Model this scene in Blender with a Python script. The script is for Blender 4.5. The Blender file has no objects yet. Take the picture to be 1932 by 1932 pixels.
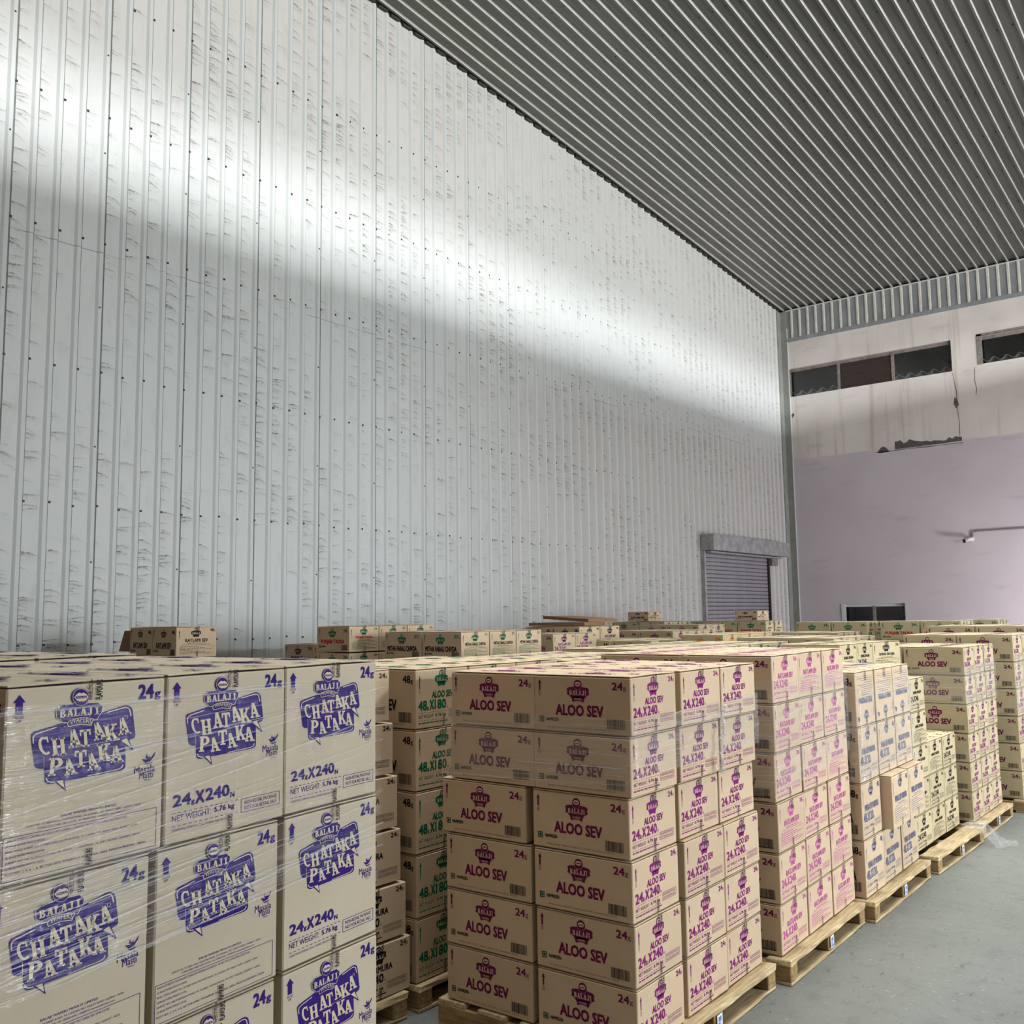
import bpy, bmesh, math, random
import numpy as np
from mathutils import Vector, Matrix
from mathutils.geometry import tessellate_polygon

S = bpy.context.scene
COL = S.collection
random.seed(7)

# ------------------------------------------------------------------ camera
F_PX, PITCH, ROLL, YAW, CAM_H = 1794.36, .10902, .013683, .680855, 1.87
cp, sp, cr, sr = math.cos(PITCH), math.sin(PITCH), math.cos(ROLL), math.sin(ROLL)
Mc = np.array([[cr, sr, 0], [-sr, cr, 0], [0, 0, 1]]) @ np.array([[1, 0, 0], [0, sp, -cp], [0, cp, sp]])
cy, sy = math.cos(YAW), math.sin(YAW)
Rw = np.array([[cy, -sy, 0], [sy, cy, 0], [0, 0, 1]])
ax = [Rw @ Mc[0], -(Rw @ Mc[1]), -(Rw @ Mc[2])]
mw = Matrix.Identity(4)
for c in range(3):
    for r in range(3):
        mw[r][c] = ax[c][r]
mw[2][3] = CAM_H
cd = bpy.data.cameras.new('camera')
cam = bpy.data.objects.new('camera', cd)
COL.objects.link(cam)
cam.matrix_world = mw
cd.sensor_width = 36
cd.lens = 36 * F_PX / 1932
cd.clip_end = 200
S.camera = cam

# ------------------------------------------------------------------ world, lamps, exposure
W = bpy.data.worlds.new('world'); S.world = W; W.use_nodes = True
W.node_tree.nodes['Background'].inputs[0].default_value = (1, .82, .70, 1)
W.node_tree.nodes['Background'].inputs[1].default_value = .5
S.view_settings.view_transform = 'Standard'
S.view_settings.look = 'None'
S.view_settings.gamma = 1
S.view_settings.use_curve_mapping = False
S.view_settings.exposure = 0.0
S.cycles.use_denoising = True
S.cycles.max_bounces = 6
S.cycles.diffuse_bounces = 2
S.cycles.glossy_bounces = 3
S.cycles.transparent_max_bounces = 12
S.cycles.sample_clamp_indirect = 6


def area(name, loc, aim, sx, sy_, power, color=(1, 1, 1)):
    l = bpy.data.lights.new(name, 'AREA')
    l.shape = 'RECTANGLE'; l.size = sx; l.size_y = sy_; l.energy = power; l.color = color
    o = bpy.data.objects.new(name, l); COL.objects.link(o)
    o.location = loc
    d = (Vector(aim) - Vector(loc)).normalized()
    o.rotation_euler = d.to_track_quat('-Z', 'Y').to_euler()
    return o


# daylight through the clerestory slot in the wall opposite (source strip lies outside, beyond the sill)
area('clerestory_daylight', (16, 17, 9.17), (0, 17, 9.17), 62, .25, 7800, (.93, .95, 1))
# unseen strip lamp added over the ledge to brighten the upper wall and roof
area('upper_wall_fill', (9.7, 8, 8.53), (0, 8, 8.53), 30, .06, 2950, (1, .98, .965))
# open loading doors in the same wall, and a flood lamp above them
area('loading_door', (9.9, 10.5, 2.2), (-4, 9.5, 2.3), 10, 3.8, 720, (.92, .97, 1.04))
ld_ = area('low_wall_fill', (9.85, 11, 1.9), (-9.7, 9.5, 1.6), 13, 2.4, 110, (.92, .97, 1.03))  # narrow beam added to brighten the lower left wall, no opening of its own
ld_.data.spread = .75
fd_ = area('end_wall_fill', (-.6, 20.9, 1.4), (-3.5, 23.3, 1.6), .8, .8, 260, (1, .90, .97))  # unseen lamp without a fixture, added to brighten the end wall's lower part
area('flood_lamp', (9.4, 7.5, 4.1), (-4, 5, 1.2), .9, .35, 520, (.90, 1, 1.04))
hb_ = area('overhead_fill', (-2.0, 11.5, 9.0), (-2.0, 11.5, 0), 6, 18, 800, (.96, .99, 1))  # unseen overhead panel added to brighten the carton tops
hb_.rotation_euler = (0, 0, 0)
hb_.data.spread = 1.3

# ------------------------------------------------------------------ materials
def newmat(name):
    m = bpy.data.materials.new(name); m.use_nodes = True
    nt = m.node_tree
    return m, nt, nt.nodes['Principled BSDF']


def N(nt, t, **k):
    n = nt.nodes.new(t)
    for a, v in k.items():
        if a == 'inp':
            for i, x in v.items():
                n.inputs[i].default_value = x
        else:
            setattr(n, a, v)
    return n


def math_(nt, op, a, b=None, c=None, clamp=False):
    n = nt.nodes.new('ShaderNodeMath'); n.operation = op; n.use_clamp = clamp
    for i, x in enumerate((a, b, c)):
        if x is None: continue
        if isinstance(x, (int, float)): n.inputs[i].default_value = x
        else: nt.links.new(x, n.inputs[i])
    return n.outputs[0]


def mixc(nt, fac, a, b, blend='MIX'):
    n = nt.nodes.new('ShaderNodeMix'); n.data_type = 'RGBA'; n.blend_type = blend
    for i, x in ((0, fac), (6, a), (7, b)):
        if isinstance(x, (int, float)): n.inputs[i].default_value = x
        elif isinstance(x, tuple): n.inputs[i].default_value = (*x[:3], 1)
        else: nt.links.new(x, n.inputs[i])
    return n.outputs[2]


def srgb(r, g, b):
    f = lambda v: (v / 255 / 12.92) if v / 255 <= .04045 else ((v / 255 + .055) / 1.055) ** 2.4
    return (f(r), f(g), f(b))


def coord(nt, scale=(1, 1, 1)):
    t = nt.nodes.new('ShaderNodeTexCoord'); m = nt.nodes.new('ShaderNodeMapping')
    m.inputs['Scale'].default_value = scale
    nt.links.new(t.outputs['Object'], m.inputs[0])
    return m.outputs[0]


def noise(nt, vec, scale, detail=3, rough=.5):
    n = nt.nodes.new('ShaderNodeTexNoise'); n.inputs['Scale'].default_value = scale
    n.inputs['Detail'].default_value = detail; n.inputs['Roughness'].default_value = rough
    nt.links.new(vec, n.inputs['Vector'])
    return n.outputs['Fac']


def ramp(nt, fac, lo, hi):
    n = nt.nodes.new('ShaderNodeMapRange'); n.clamp = True
    n.inputs[1].default_value = lo; n.inputs[2].default_value = hi
    nt.links.new(fac, n.inputs[0])
    return n.outputs[0]


def bump(nt, bs, h, strength, dist=.01):
    n = nt.nodes.new('ShaderNodeBump'); n.inputs['Strength'].default_value = strength
    n.inputs['Distance'].default_value = dist
    nt.links.new(h, n.inputs['Height']); nt.links.new(n.outputs[0], bs.inputs['Normal'])


def simple(name, col, rough=.6, metal=0, nscale=0, namt=.15, bmp=0, spec=.5, stretch=(1, 1, 1)):
    m, nt, bs = newmat(name)
    bs.inputs['Roughness'].default_value = rough; bs.inputs['Metallic'].default_value = metal
    bs.inputs['Specular IOR Level'].default_value = spec
    if nscale:
        n = noise(nt, coord(nt, stretch), nscale, 4)
        c = mixc(nt, ramp(nt, n, .3, .7), tuple(x * (1 - namt) for x in col), tuple(min(1, x * (1 + namt)) for x in col))
        nt.links.new(c, bs.inputs['Base Color'])
        if bmp: bump(nt, bs, n, bmp)
    else:
        bs.inputs['Base Color'].default_value = (*col, 1)
    return m


def cardboard(name, col):
    m, nt, bs = newmat(name)
    bs.inputs['Roughness'].default_value = .72
    bs.inputs['Specular IOR Level'].default_value = .25
    v = coord(nt)
    oi = nt.nodes.new('ShaderNodeObjectInfo')
    a = noise(nt, v, 7, 3); b = noise(nt, v, 260, 2); fl = noise(nt, coord(nt, (1, 1, 60)), 3, 2)
    c = mixc(nt, ramp(nt, a, .3, .75), tuple(x * .93 for x in col), col)
    c = mixc(nt, math_(nt, 'MULTIPLY', ramp(nt, b, .66, .74), .25), c, tuple(x * .55 for x in col))
    rnd = math_(nt, 'MULTIPLY_ADD', oi.outputs['Random'], .12, .94)
    n = nt.nodes.new('ShaderNodeMix'); n.data_type = 'RGBA'; n.blend_type = 'MULTIPLY'; n.inputs[0].default_value = 1
    nt.links.new(c, n.inputs[6]); nt.links.new(rnd, n.inputs[7])
    nt.links.new(n.outputs[2], bs.inputs['Base Color'])
    bump(nt, bs, fl, .12, .004)
    return m


KRAFT = srgb(205, 182, 152)
M = {}
M['kraft'] = cardboard('kraft_cardboard', KRAFT)
M['kraft_pale'] = cardboard('pale_kraft_cardboard', srgb(190, 178, 156))
M['kraft_yellow'] = cardboard('yellowish_kraft_cardboard', srgb(193, 179, 144))
M['kraft_edge'] = simple('kraft_cut_edge', srgb(128, 98, 68), .8)
for n, c in dict(violet=(50, 28, 112), magenta=(130, 30, 112), plum=(112, 22, 78), pink=(186, 84, 150), green=(0, 104, 68), black=(32, 28, 32),
                 red=(190, 40, 50), orange=(216, 120, 40), slate=(104, 108, 134), brownred=(130, 55, 50)).items():
    M[n] = simple(n + '_ink', srgb(*c), .6, nscale=60, namt=.12, spec=.1)
M['paper'] = simple('knockout_kraft', srgb(208, 194, 165), .7, spec=.25)
M['white'] = simple('white_sticker', srgb(228, 232, 236), .5)
M['blueink'] = simple('blue_sticker_ink', srgb(90, 130, 190), .5)


def tape_mat():
    m, nt, bs = newmat('clear_tape')
    bs.inputs['Base Color'].default_value = (*srgb(212, 200, 172), 1)
    bs.inputs['Roughness'].default_value = .18
    tr = nt.nodes.new('ShaderNodeBsdfTransparent'); mx = nt.nodes.new('ShaderNodeMixShader')
    mx.inputs[0].default_value = .07
    nt.links.new(tr.outputs[0], mx.inputs[1]); nt.links.new(bs.outputs[0], mx.inputs[2])
    nt.links.new(mx.outputs[0], nt.nodes['Material Output'].inputs[0])
    return m


M['tape'] = tape_mat()


def film_mat(name, haze, hs):
    m, nt, bs = newmat(name)
    bs.inputs['Base Color'].default_value = (*srgb(222, 223, 226), 1)
    bs.inputs['Roughness'].default_value = .5
    v = coord(nt, (1, 1, 16)); w = coord(nt, (7, 7, 1.5))
    a = noise(nt, v, 2.0, 5, .6); b = noise(nt, w, 3.0, 3)
    st = ramp(nt, a, .52, .70)
    fac = math_(nt, 'MULTIPLY_ADD', st, hs, haze)
    fac = math_(nt, 'MULTIPLY_ADD', ramp(nt, b, .55, .8), hs * .6, fac, clamp=True)
    bp = nt.nodes.new('ShaderNodeBump'); bp.inputs['Strength'].default_value = 1; bp.inputs['Distance'].default_value = .012
    nt.links.new(math_(nt, 'ADD', a, math_(nt, 'MULTIPLY', b, .35)), bp.inputs['Height'])
    tr = nt.nodes.new('ShaderNodeBsdfTransparent'); mx = nt.nodes.new('ShaderNodeMixShader')
    nt.links.new(fac, mx.inputs[0])
    nt.links.new(tr.outputs[0], mx.inputs[1]); nt.links.new(bs.outputs[0], mx.inputs[2])
    gl = nt.nodes.new('ShaderNodeBsdfGlossy'); gl.inputs['Roughness'].default_value = .14
    nt.links.new(bp.outputs[0], gl.inputs['Normal'])
    m2 = nt.nodes.new('ShaderNodeMixShader'); m2.inputs[0].default_value = .03
    nt.links.new(mx.outputs[0], m2.inputs[1]); nt.links.new(gl.outputs[0], m2.inputs[2])
    nt.links.new(m2.outputs[0], nt.nodes['Material Output'].inputs[0])
    return m


M['film'] = film_mat('stretch_film', .01, .05)
M['film_streaky'] = film_mat('stretch_film_streaky', .0, .12)
M['film_crease'] = film_mat('stretch_film_crease', .20, .3)
M['film_thick'] = film_mat('stretch_film_layered', .09, .17)


def wood_mat(name, c1, c2, sc):
    m, nt, bs = newmat(name)
    bs.inputs['Roughness'].default_value = .8
    bs.inputs['Specular IOR Level'].default_value = .2
    a = noise(nt, coord(nt, sc), 9, 5, .6); b = noise(nt, coord(nt), 5, 3)
    c = mixc(nt, ramp(nt, a, .35, .65), c1, c2)
    c = mixc(nt, math_(nt, 'MULTIPLY', ramp(nt, b, .52, .68), .45), c, srgb(92, 72, 54))
    nt.links.new(c, bs.inputs['Base Color'])
    bump(nt, bs, a, .4, .006)
    return m


M['wood_y'] = wood_mat('pallet_wood', srgb(202, 184, 146), srgb(166, 142, 104), (6, .5, 6))
M['wood_x'] = wood_mat('pallet_wood_cross', srgb(178, 152, 108), srgb(132, 104, 70), (.5, 6, 6))


def floor_mat():
    m, nt, bs = newmat('concrete_floor')
    v = coord(nt)
    a = noise(nt, v, .7, 5, .6); b = noise(nt, v, 9, 6, .7); d = noise(nt, coord(nt, (1, .35, 1)), 30, 4, .7)
    c = mixc(nt, ramp(nt, a, .3, .7), srgb(104, 107, 101), srgb(117, 120, 114))
    c = mixc(nt, math_(nt, 'MULTIPLY', ramp(nt, b, .52, .70), .55), c, srgb(86, 88, 83))
    c = mixc(nt, math_(nt, 'MULTIPLY', ramp(nt, d, .60, .68), .6), c, srgb(64, 64, 60))
    e = noise(nt, coord(nt, (.5, 1, 1)), 55, 3, .6)
    c = mixc(nt, math_(nt, 'MULTIPLY', ramp(nt, e, .64, .70), .7), c, srgb(158, 156, 150))
    nt.links.new(c, bs.inputs['Base Color'])
    bs.inputs['Roughness'].default_value = .62
    bump(nt, bs, b, .15, .004)
    return m


def wall_mat(rib=False):
    """painted steel sheet with hooked dust trails; object coordinates: y along the wall, z up"""
    m, nt, bs = newmat('painted_steel_rib' if rib else 'painted_steel_sheet')
    tc = nt.nodes.new('ShaderNodeTexCoord'); sx = nt.nodes.new('ShaderNodeSeparateXYZ')
    nt.links.new(tc.outputs['Object'], sx.inputs[0])
    y, z = sx.outputs[1], sx.outputs[2]
    v = tc.outputs['Object']
    wob = noise(nt, v, 9, 3, .6)
    tot = None
    big = noise(nt, v, .8, 3, .6)
    for (ch, off, pres, curve, th) in ((.15, 0, .74, .20, .012), (.10, 5.3, .80, .26, .009), (.24, 11.7, .74, .13, .015), (.07, 23.1, .84, .24, .007), (.19, 31.9, .78, .10, .011)):
        yy = math_(nt, 'DIVIDE', y, .25)
        ci = math_(nt, 'FLOOR', yy)
        zz = math_(nt, 'ADD', math_(nt, 'DIVIDE', z, ch), math_(nt, 'MULTIPLY_ADD', math_(nt, 'SINE', math_(nt, 'MULTIPLY', ci, 12.9 + off)), 7.3, off + 20))
        cz = math_(nt, 'FLOOR', zz)
        ly = math_(nt, 'FRACT', yy); lz = math_(nt, 'MULTIPLY', math_(nt, 'FRACT', zz), ch)
        cb = nt.nodes.new('ShaderNodeCombineXYZ'); nt.links.new(ci, cb.inputs[0]); nt.links.new(cz, cb.inputs[1]); cb.inputs[2].default_value = off
        wn = nt.nodes.new('ShaderNodeTexWhiteNoise'); wn.noise_dimensions = '3D'; nt.links.new(cb.outputs[0], wn.inputs['Vector'])
        sc = nt.nodes.new('ShaderNodeSeparateColor'); nt.links.new(wn.outputs['Color'], sc.inputs[0])
        r1, r2, r3 = sc.outputs[0], sc.outputs[1], sc.outputs[2]
        dy = math_(nt, 'SUBTRACT', ly, math_(nt, 'MULTIPLY_ADD', r2, .36, .0))
        arc = math_(nt, 'MULTIPLY', math_(nt, 'MULTIPLY', dy, dy), math_(nt, 'MULTIPLY', math_(nt, 'MULTIPLY_ADD', r1, .9, .1), curve))
        tilt = math_(nt, 'MULTIPLY', ly, math_(nt, 'MULTIPLY_ADD', wn.outputs['Value'], .10, -.035))
        d = math_(nt, 'SUBTRACT', math_(nt, 'ADD', math_(nt, 'ADD', lz, arc), tilt), ch * .8)
        d = math_(nt, 'ADD', d, math_(nt, 'MULTIPLY_ADD', wob, .04, -.02))
        up = math_(nt, 'SUBTRACT', 1.0, ramp(nt, d, 0, th * .4))
        dn = ramp(nt, d, -th * 3, 0)
        haze = math_(nt, 'MULTIPLY', ramp(nt, d, -th * 9, 0), .22)
        band = math_(nt, 'MULTIPLY', up, math_(nt, 'MAXIMUM', math_(nt, 'MULTIPLY', dn, dn), haze))
        tail = math_(nt, 'SUBTRACT', 1.0, ramp(nt, math_(nt, 'SUBTRACT', ly, math_(nt, 'MULTIPLY', r2, .5)), -.1, .42))
        ends = math_(nt, 'MULTIPLY', ramp(nt, ly, .0, .03), tail)
        pr = ramp(nt, math_(nt, 'ADD', math_(nt, 'MULTIPLY', r3, .5), math_(nt, 'MULTIPLY_ADD', big, 1.15, -.14)), pres, pres + .14)
        g = math_(nt, 'MULTIPLY', math_(nt, 'MULTIPLY', band, ends), pr)
        tot = g if tot is None else math_(nt, 'MAXIMUM', tot, g)
    fine = noise(nt, v, 26, 4, .7)
    tot = math_(nt, 'MULTIPLY', math_(nt, 'MULTIPLY', tot, ramp(nt, fine, .28, .62)), 1.1, clamp=True)
    sm = noise(nt, coord(nt, (1, 3, 1)), 2.6, 4, .65)
    smudge = math_(nt, 'MULTIPLY', ramp(nt, sm, .52, .75), .16)
    base = mixc(nt, ramp(nt, noise(nt, v, .3, 2), .3, .7), srgb(206, 211, 208), srgb(213, 216, 213))
    # browner, dirtier towards the eave
    base = mixc(nt, math_(nt, 'MULTIPLY', ramp(nt, z, 6.5, 9.5), .35), base, srgb(205, 199, 190))
    base = mixc(nt, math_(nt, 'MULTIPLY', ramp(nt, y, 9, 14), math_(nt, 'SUBTRACT', 1.0, ramp(nt, z, 5.6, 6.4))), base, srgb(190, 186, 180))  # far lower sheets darkened so the ribs look lit beside them
    c = mixc(nt, smudge, base, srgb(140, 130, 112))
    c = mixc(nt, tot, c, srgb(84, 76, 64))
    if rib: c = mixc(nt, .72, c, srgb(208, 214, 212))  # ribs mixed paler, standing in for light on crest and near flank
    # horizontal sheet lap
    wl = noise(nt, v, 1.5, 2)
    lap = math_(nt, 'ABSOLUTE', math_(nt, 'SUBTRACT', math_(nt, 'MULTIPLY_ADD', wl, .03, z), 5.87))
    lapm = math_(nt, 'MULTIPLY', math_(nt, 'SUBTRACT', 1.0, ramp(nt, lap, .002, .007)), ramp(nt, noise(nt, v, 2.2, 2), .45, .6))
    c = mixc(nt, math_(nt, 'MULTIPLY', lapm, .6), c, srgb(70, 70, 66))
    nt.links.new(c, bs.inputs['Base Color'])
    bs.inputs['Roughness'].default_value = .58
    bs.inputs['Specular IOR Level'].default_value = .22
    bump(nt, bs, noise(nt, coord(nt, (1, 1, .12)), 5, 2), .10, .02)
    return m


def end_wall_mat():
    m, nt, bs = newmat('painted_plaster')
    tc = nt.nodes.new('ShaderNodeTexCoord'); sx = nt.nodes.new('ShaderNodeSeparateXYZ')
    nt.links.new(tc.outputs['Object'], sx.inputs[0]); v = tc.outputs['Object']
    x, z = sx.outputs[0], sx.outputs[2]
    wv = noise(nt, v, 1.2, 4)
    edge = math_(nt, 'MULTIPLY_ADD', wv, .12, z)
    up = ramp(nt, edge, 5.80, 5.84)
    lav = mixc(nt, ramp(nt, noise(nt, v, .8, 3), .3, .7), srgb(200, 192, 197), srgb(208, 201, 204))
    cream = mixc(nt, ramp(nt, noise(nt, v, 1.1, 4), .3, .7), srgb(228, 222, 216), srgb(212, 206, 196))
    st = noise(nt, coord(nt, (3.2, 1, .12)), 1.6, 4, .6)
    cream = mixc(nt, math_(nt, 'MULTIPLY', ramp(nt, st, .55, .75), .45), cream, srgb(150, 124, 92))
    gr = noise(nt, v, 14, 4, .7)
    cream = mixc(nt, math_(nt, 'MULTIPLY', ramp(nt, gr, .62, .74), .3), cream, srgb(120, 108, 92))
    c = mixc(nt, up, lav, cream)
    sm = noise(nt, coord(nt, (.7, 1, 2.4)), 1.5, 4, .6)
    c = mixc(nt, math_(nt, 'MULTIPLY', ramp(nt, sm, .6, .78), .25), c, srgb(120, 112, 112))
    nt.links.new(c, bs.inputs['Base Color'])
    bs.inputs['Roughness'].default_value = .7
    bump(nt, bs, noise(nt, v, 20, 4), .12, .01)
    return m


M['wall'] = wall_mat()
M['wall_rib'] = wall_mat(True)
M['brownwall'] = simple('tan_painted_wall', srgb(214, 178, 150), .8)
M['crease'] = simple('shaded_crease_and_lap', srgb(116, 120, 116), .7, nscale=8, namt=.25)  # shade painted as a dark line at rib bases; also the lap joints
M['floor'] = floor_mat()
M['plaster'] = end_wall_mat()
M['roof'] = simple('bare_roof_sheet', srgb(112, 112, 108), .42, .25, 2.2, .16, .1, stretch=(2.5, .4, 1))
M['roofrib'] = simple('lit_rib_steel', srgb(206, 204, 194), .45, 0, 9, .1)  # pale tone on light-side rib faces, standing in for light caught there
M['strip'] = simple('weathered_cladding', srgb(150, 154, 156), .5, .2, 6, .14, stretch=(1, 1, .4))
M['trim'] = simple('greenish_flashing', srgb(150, 154, 146), .5, .0, 5, .12)
M['trimwhite'] = simple('white_flashing_edge', srgb(214, 216, 216), .4)
M['backing'] = simple('dark_backing', srgb(60, 60, 58), .8)
M['shutter'] = simple('grey_shutter_steel', srgb(160, 158, 164), .42, .35, 6, .08)
M['hood'] = simple('galvanised_hood', srgb(168, 170, 170), .45, .35, 7, .25)
M['glassdark'] = simple('dark_glass', srgb(44, 46, 50), .18, 0, 2, .3)
M['board'] = simple('brown_board', srgb(52, 40, 36), .6, 0, 5, .35, stretch=(.3, 1, 4))
M['frame'] = simple('aged_window_frame', srgb(132, 124, 116), .7, 0, 12, .3)
M['asb'] = simple('old_corrugated_sheet', srgb(216, 206, 198), .8, 0, 5, .2)
M['dark'] = simple('dark_interior', srgb(40, 38, 38), .9)
M['patch'] = simple('bare_cement_patch', srgb(92, 88, 86), .9, 0, 20, .25)
M['metalblack'] = simple('screw_black', srgb(46, 44, 42), .5)
M['cctv'] = simple('white_plastic', srgb(212, 208, 204), .4)
M['lens'] = simple('black_lens', srgb(12, 12, 14), .15)
M['pipe'] = simple('painted_conduit', srgb(140, 128, 128), .6)

# ------------------------------------------------------------------ mesh helpers
def link(name, me, parent=None, loc=None, mw=None):
    o = bpy.data.objects.new(name, me)
    COL.objects.link(o)
    if parent: o.parent = parent
    if loc: o.location = loc
    if mw is not None: o.matrix_local = mw
    return o


def mesh(name, verts, faces, mats, idx=None, smooth=False):
    me = bpy.data.meshes.new(name)
    me.from_pydata([tuple(v) for v in verts], [], faces)
    for m in mats: me.materials.append(M[m] if isinstance(m, str) else m)
    if idx: me.polygons.foreach_set('material_index', idx)
    if smooth: me.polygons.foreach_set('use_smooth', [True] * len(faces))
    me.update()
    return me


class MB:
    def __init__(s): s.v = []; s.f = []; s.i = []

    def box(s, a, b, mi=0):
        (x0, y0, z0), (x1, y1, z1) = a, b
        n = len(s.v)
        s.v += [(x0, y0, z0), (x1, y0, z0), (x1, y1, z0), (x0, y1, z0), (x0, y0, z1), (x1, y0, z1), (x1, y1, z1), (x0, y1, z1)]
        s.f += [(n, n + 3, n + 2, n + 1), (n + 4, n + 5, n + 6, n + 7), (n, n + 1, n + 5, n + 4), (n + 1, n + 2, n + 6, n + 5), (n + 2, n + 3, n + 7, n + 6), (n + 3, n, n + 4, n + 7)]
        s.i += [mi] * 6

    def prism(s, pts, axis_fn, t0, t1, mi=0):
        """pts 2-D closed outline, axis_fn(u,v,t)->xyz"""
        n = len(s.v); k = len(pts)
        s.v += [axis_fn(u, w, t0) for u, w in pts] + [axis_fn(u, w, t1) for u, w in pts]
        for j in range(k):
            s.f.append((n + j, n + (j + 1) % k, n + k + (j + 1) % k, n + k + j)); s.i.append(mi)
        s.f.append(tuple(n + j for j in reversed(range(k)))); s.i.append(mi)
        s.f.append(tuple(n + k + j for j in range(k))); s.i.append(mi)

    def tube(s, pts, r, seg=8, mi=0):
        rings = []
        for q, p in enumerate(pts):
            p = Vector(p)
            d = (Vector(pts[min(q + 1, len(pts) - 1)]) - Vector(pts[max(q - 1, 0)])).normalized()
            a = d.orthogonal().normalized(); b = d.cross(a)
            n = len(s.v)
            for k in range(seg):
                t = 2 * math.pi * k / seg
                s.v.append(tuple(p + a * r * math.cos(t) + b * r * math.sin(t)))
            rings.append(n)
        for q in range(len(rings) - 1):
            for k in range(seg):
                a, b = rings[q] + k, rings[q] + (k + 1) % seg
                c, d = rings[q + 1] + (k + 1) % seg, rings[q + 1] + k
                s.f.append((a, b, c, d)); s.i.append(mi)
        s.f.append(tuple(rings[0] + k for k in reversed(range(seg)))); s.i.append(mi)
        s.f.append(tuple(rings[-1] + k for k in range(seg))); s.i.append(mi)

    def me(s, name, mats, smooth=False): return mesh(name, s.v, s.f, mats, s.i, smooth)


def bevelbox(name, w, d, h, b, mats, jag=0, mat_top=None):
    bm = bmesh.new()
    bmesh.ops.create_cube(bm, size=1)
    for v in bm.verts:
        v.co = Vector(((v.co.x + .5) * w, (v.co.y + .5) * d, (v.co.z + .5) * h))
    if jag:
        rr = random.Random(name)
        bmesh.ops.subdivide_edges(bm, edges=[e for e in bm.edges if e.calc_length() > .5], cuts=9)
        for v in bm.verts: v.co += Vector((rr.uniform(-jag, jag), rr.uniform(-jag, jag), rr.uniform(-jag, jag) * .5))
    bmesh.ops.bevel(bm, geom=list(bm.edges) if not jag else [e for e in bm.edges if e.is_manifold and e.calc_face_angle(0) > .8], offset=b, segments=1, affect='EDGES')
    me = bpy.data.meshes.new(name); bm.to_mesh(me); bm.free()
    for m in mats: me.materials.append(M[m])
    return me


def struct(o): o['kind'] = 'structure'; return o


def tag(o, label, cat, group=None, kind=None):
    o['label'] = label; o['category'] = cat
    if group: o['group'] = group
    if kind: o['kind'] = kind
    return o


# ------------------------------------------------------------------ the room
D = 9.74           # left wall distance
YE = 23.28         # end wall
XR = 10.0
roof_z = lambda y: 9.71 + (22.98 - y) * .083

mb = MB(); mb.box((-14, -12, -.2), (18, 30, 0))
fl = struct(link('floor', mb.me('floor', ['floor'])))

# left wall: backing plus ribbed panels 1 m wide
mb = MB()
n = 0
mb.v = [(-D - .02, -8, 0), (-D - .02, 23.3, 0), (-D - .02, 23.3, roof_z(23.3)), (-D - .02, -8, roof_z(-8)),
        (-D - .12, -8, 0), (-D - .12, 23.3, 0), (-D - .12, 23.3, roof_z(23.3)), (-D - .12, -8, roof_z(-8))]
mb.f = [(0, 1, 2, 3), (7, 6, 5, 4), (0, 4, 5, 1), (1, 5, 6, 2), (2, 6, 7, 3), (3, 7, 4, 0)]; mb.i = [0] * 6
wl = struct(link('wall_left', mb.me('wall_left', ['backing'])))
RD = .022


def panel_profile(first_gap=.0015):
    p = [(first_gap, 0)]
    for r in range(4):
        y0 = r * .25
        p += [(y0 + .158, 0), (y0 + .184, RD), (y0 + .222, RD), (y0 + .236, .0), (y0 + (.242 if r < 3 else .245), 0)]
    p += [(.997, 0), (1.0, .004)]
    return p


# rib crest sits just before each lap line: shift the profile so the lap falls beside a rib
prof = panel_profile()
for q in range(-6, 23):
    y0 = q + .012
    y_end = 22.98
    vs, fs = [], []
    pts = [(min(y0 + a, y_end), b) for a, b in prof]
    k = len(pts)
    for a, b in pts: vs.append((-D + b, a, 0.0))
    for a, b in pts: vs.append((-D + b, a, roof_z(a) - .02))
    for j in range(k - 1):
        if pts[j + 1][0] - pts[j][0] > 1e-6: fs.append((j, j + 1, k + j + 1, k + j))
    # thin return lip at the lap
    n = len(vs); a0 = pts[0][0]
    vs += [(-D - .015, a0, 0), (-D - .015, a0, roof_z(a0) - .02)]
    fs.append((n, 0, k, n + 1))
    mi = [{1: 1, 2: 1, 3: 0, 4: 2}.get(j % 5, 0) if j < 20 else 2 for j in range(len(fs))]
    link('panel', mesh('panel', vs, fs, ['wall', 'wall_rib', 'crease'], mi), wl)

# screws beside every rib on six girts
mb = MB()
for zz in (8.84, 7.42, 5.98, 4.53, 3.08, 1.647):
    for k in range(-16, 92):
        y = k * .25 + .012 + random.uniform(-.006, .006)
        if y > 22.8: continue
        if zz < 3.3 and 18.3 < y < 22.5: continue
        z = zz + random.uniform(-.012, .012)
        mb.box((-D - .001, y - .011, z - .011), (-D + .010, y + .011, z + .011))
for k in range(-4, 23):
    for zz in (8.2, 6.9, 5.2, 3.8, 2.4):
        y = k + .012 - .05; z = zz + random.uniform(-.1, .1)
        if 18.3 < y < 22.6 and zz < 3.9: continue
        mb.box((-D + RD - .001, y - .008, z - .008), (-D + RD + .006, y + .008, z + .008))
o = link('screw', mb.me('screw', ['metalblack']), wl); o['kind'] = 'stuff'

# corner flashing
mb = MB()
mb.box((-D - .01, 22.985, 0), (-D + .045, 23.05, 9.66))
mb.box((-D - .01, 23.05, 0), (-D + .02, YE - .002, 9.66))
mb.box((-D + .0, YE - .03, 0), (-D + .17, YE - .002, 9.66))
tr = struct(link('trim_1', mb.me('trim_1', ['trim'])))
mb = MB(); mb.box((-D + .17, YE - .035, 0), (-D + .19, YE - .001, 9.2))
tw = link('edge_strip', mb.me('edge_strip', ['trimwhite']), tr); tw['label'] = 'white edge of the corner flashing'

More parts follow.
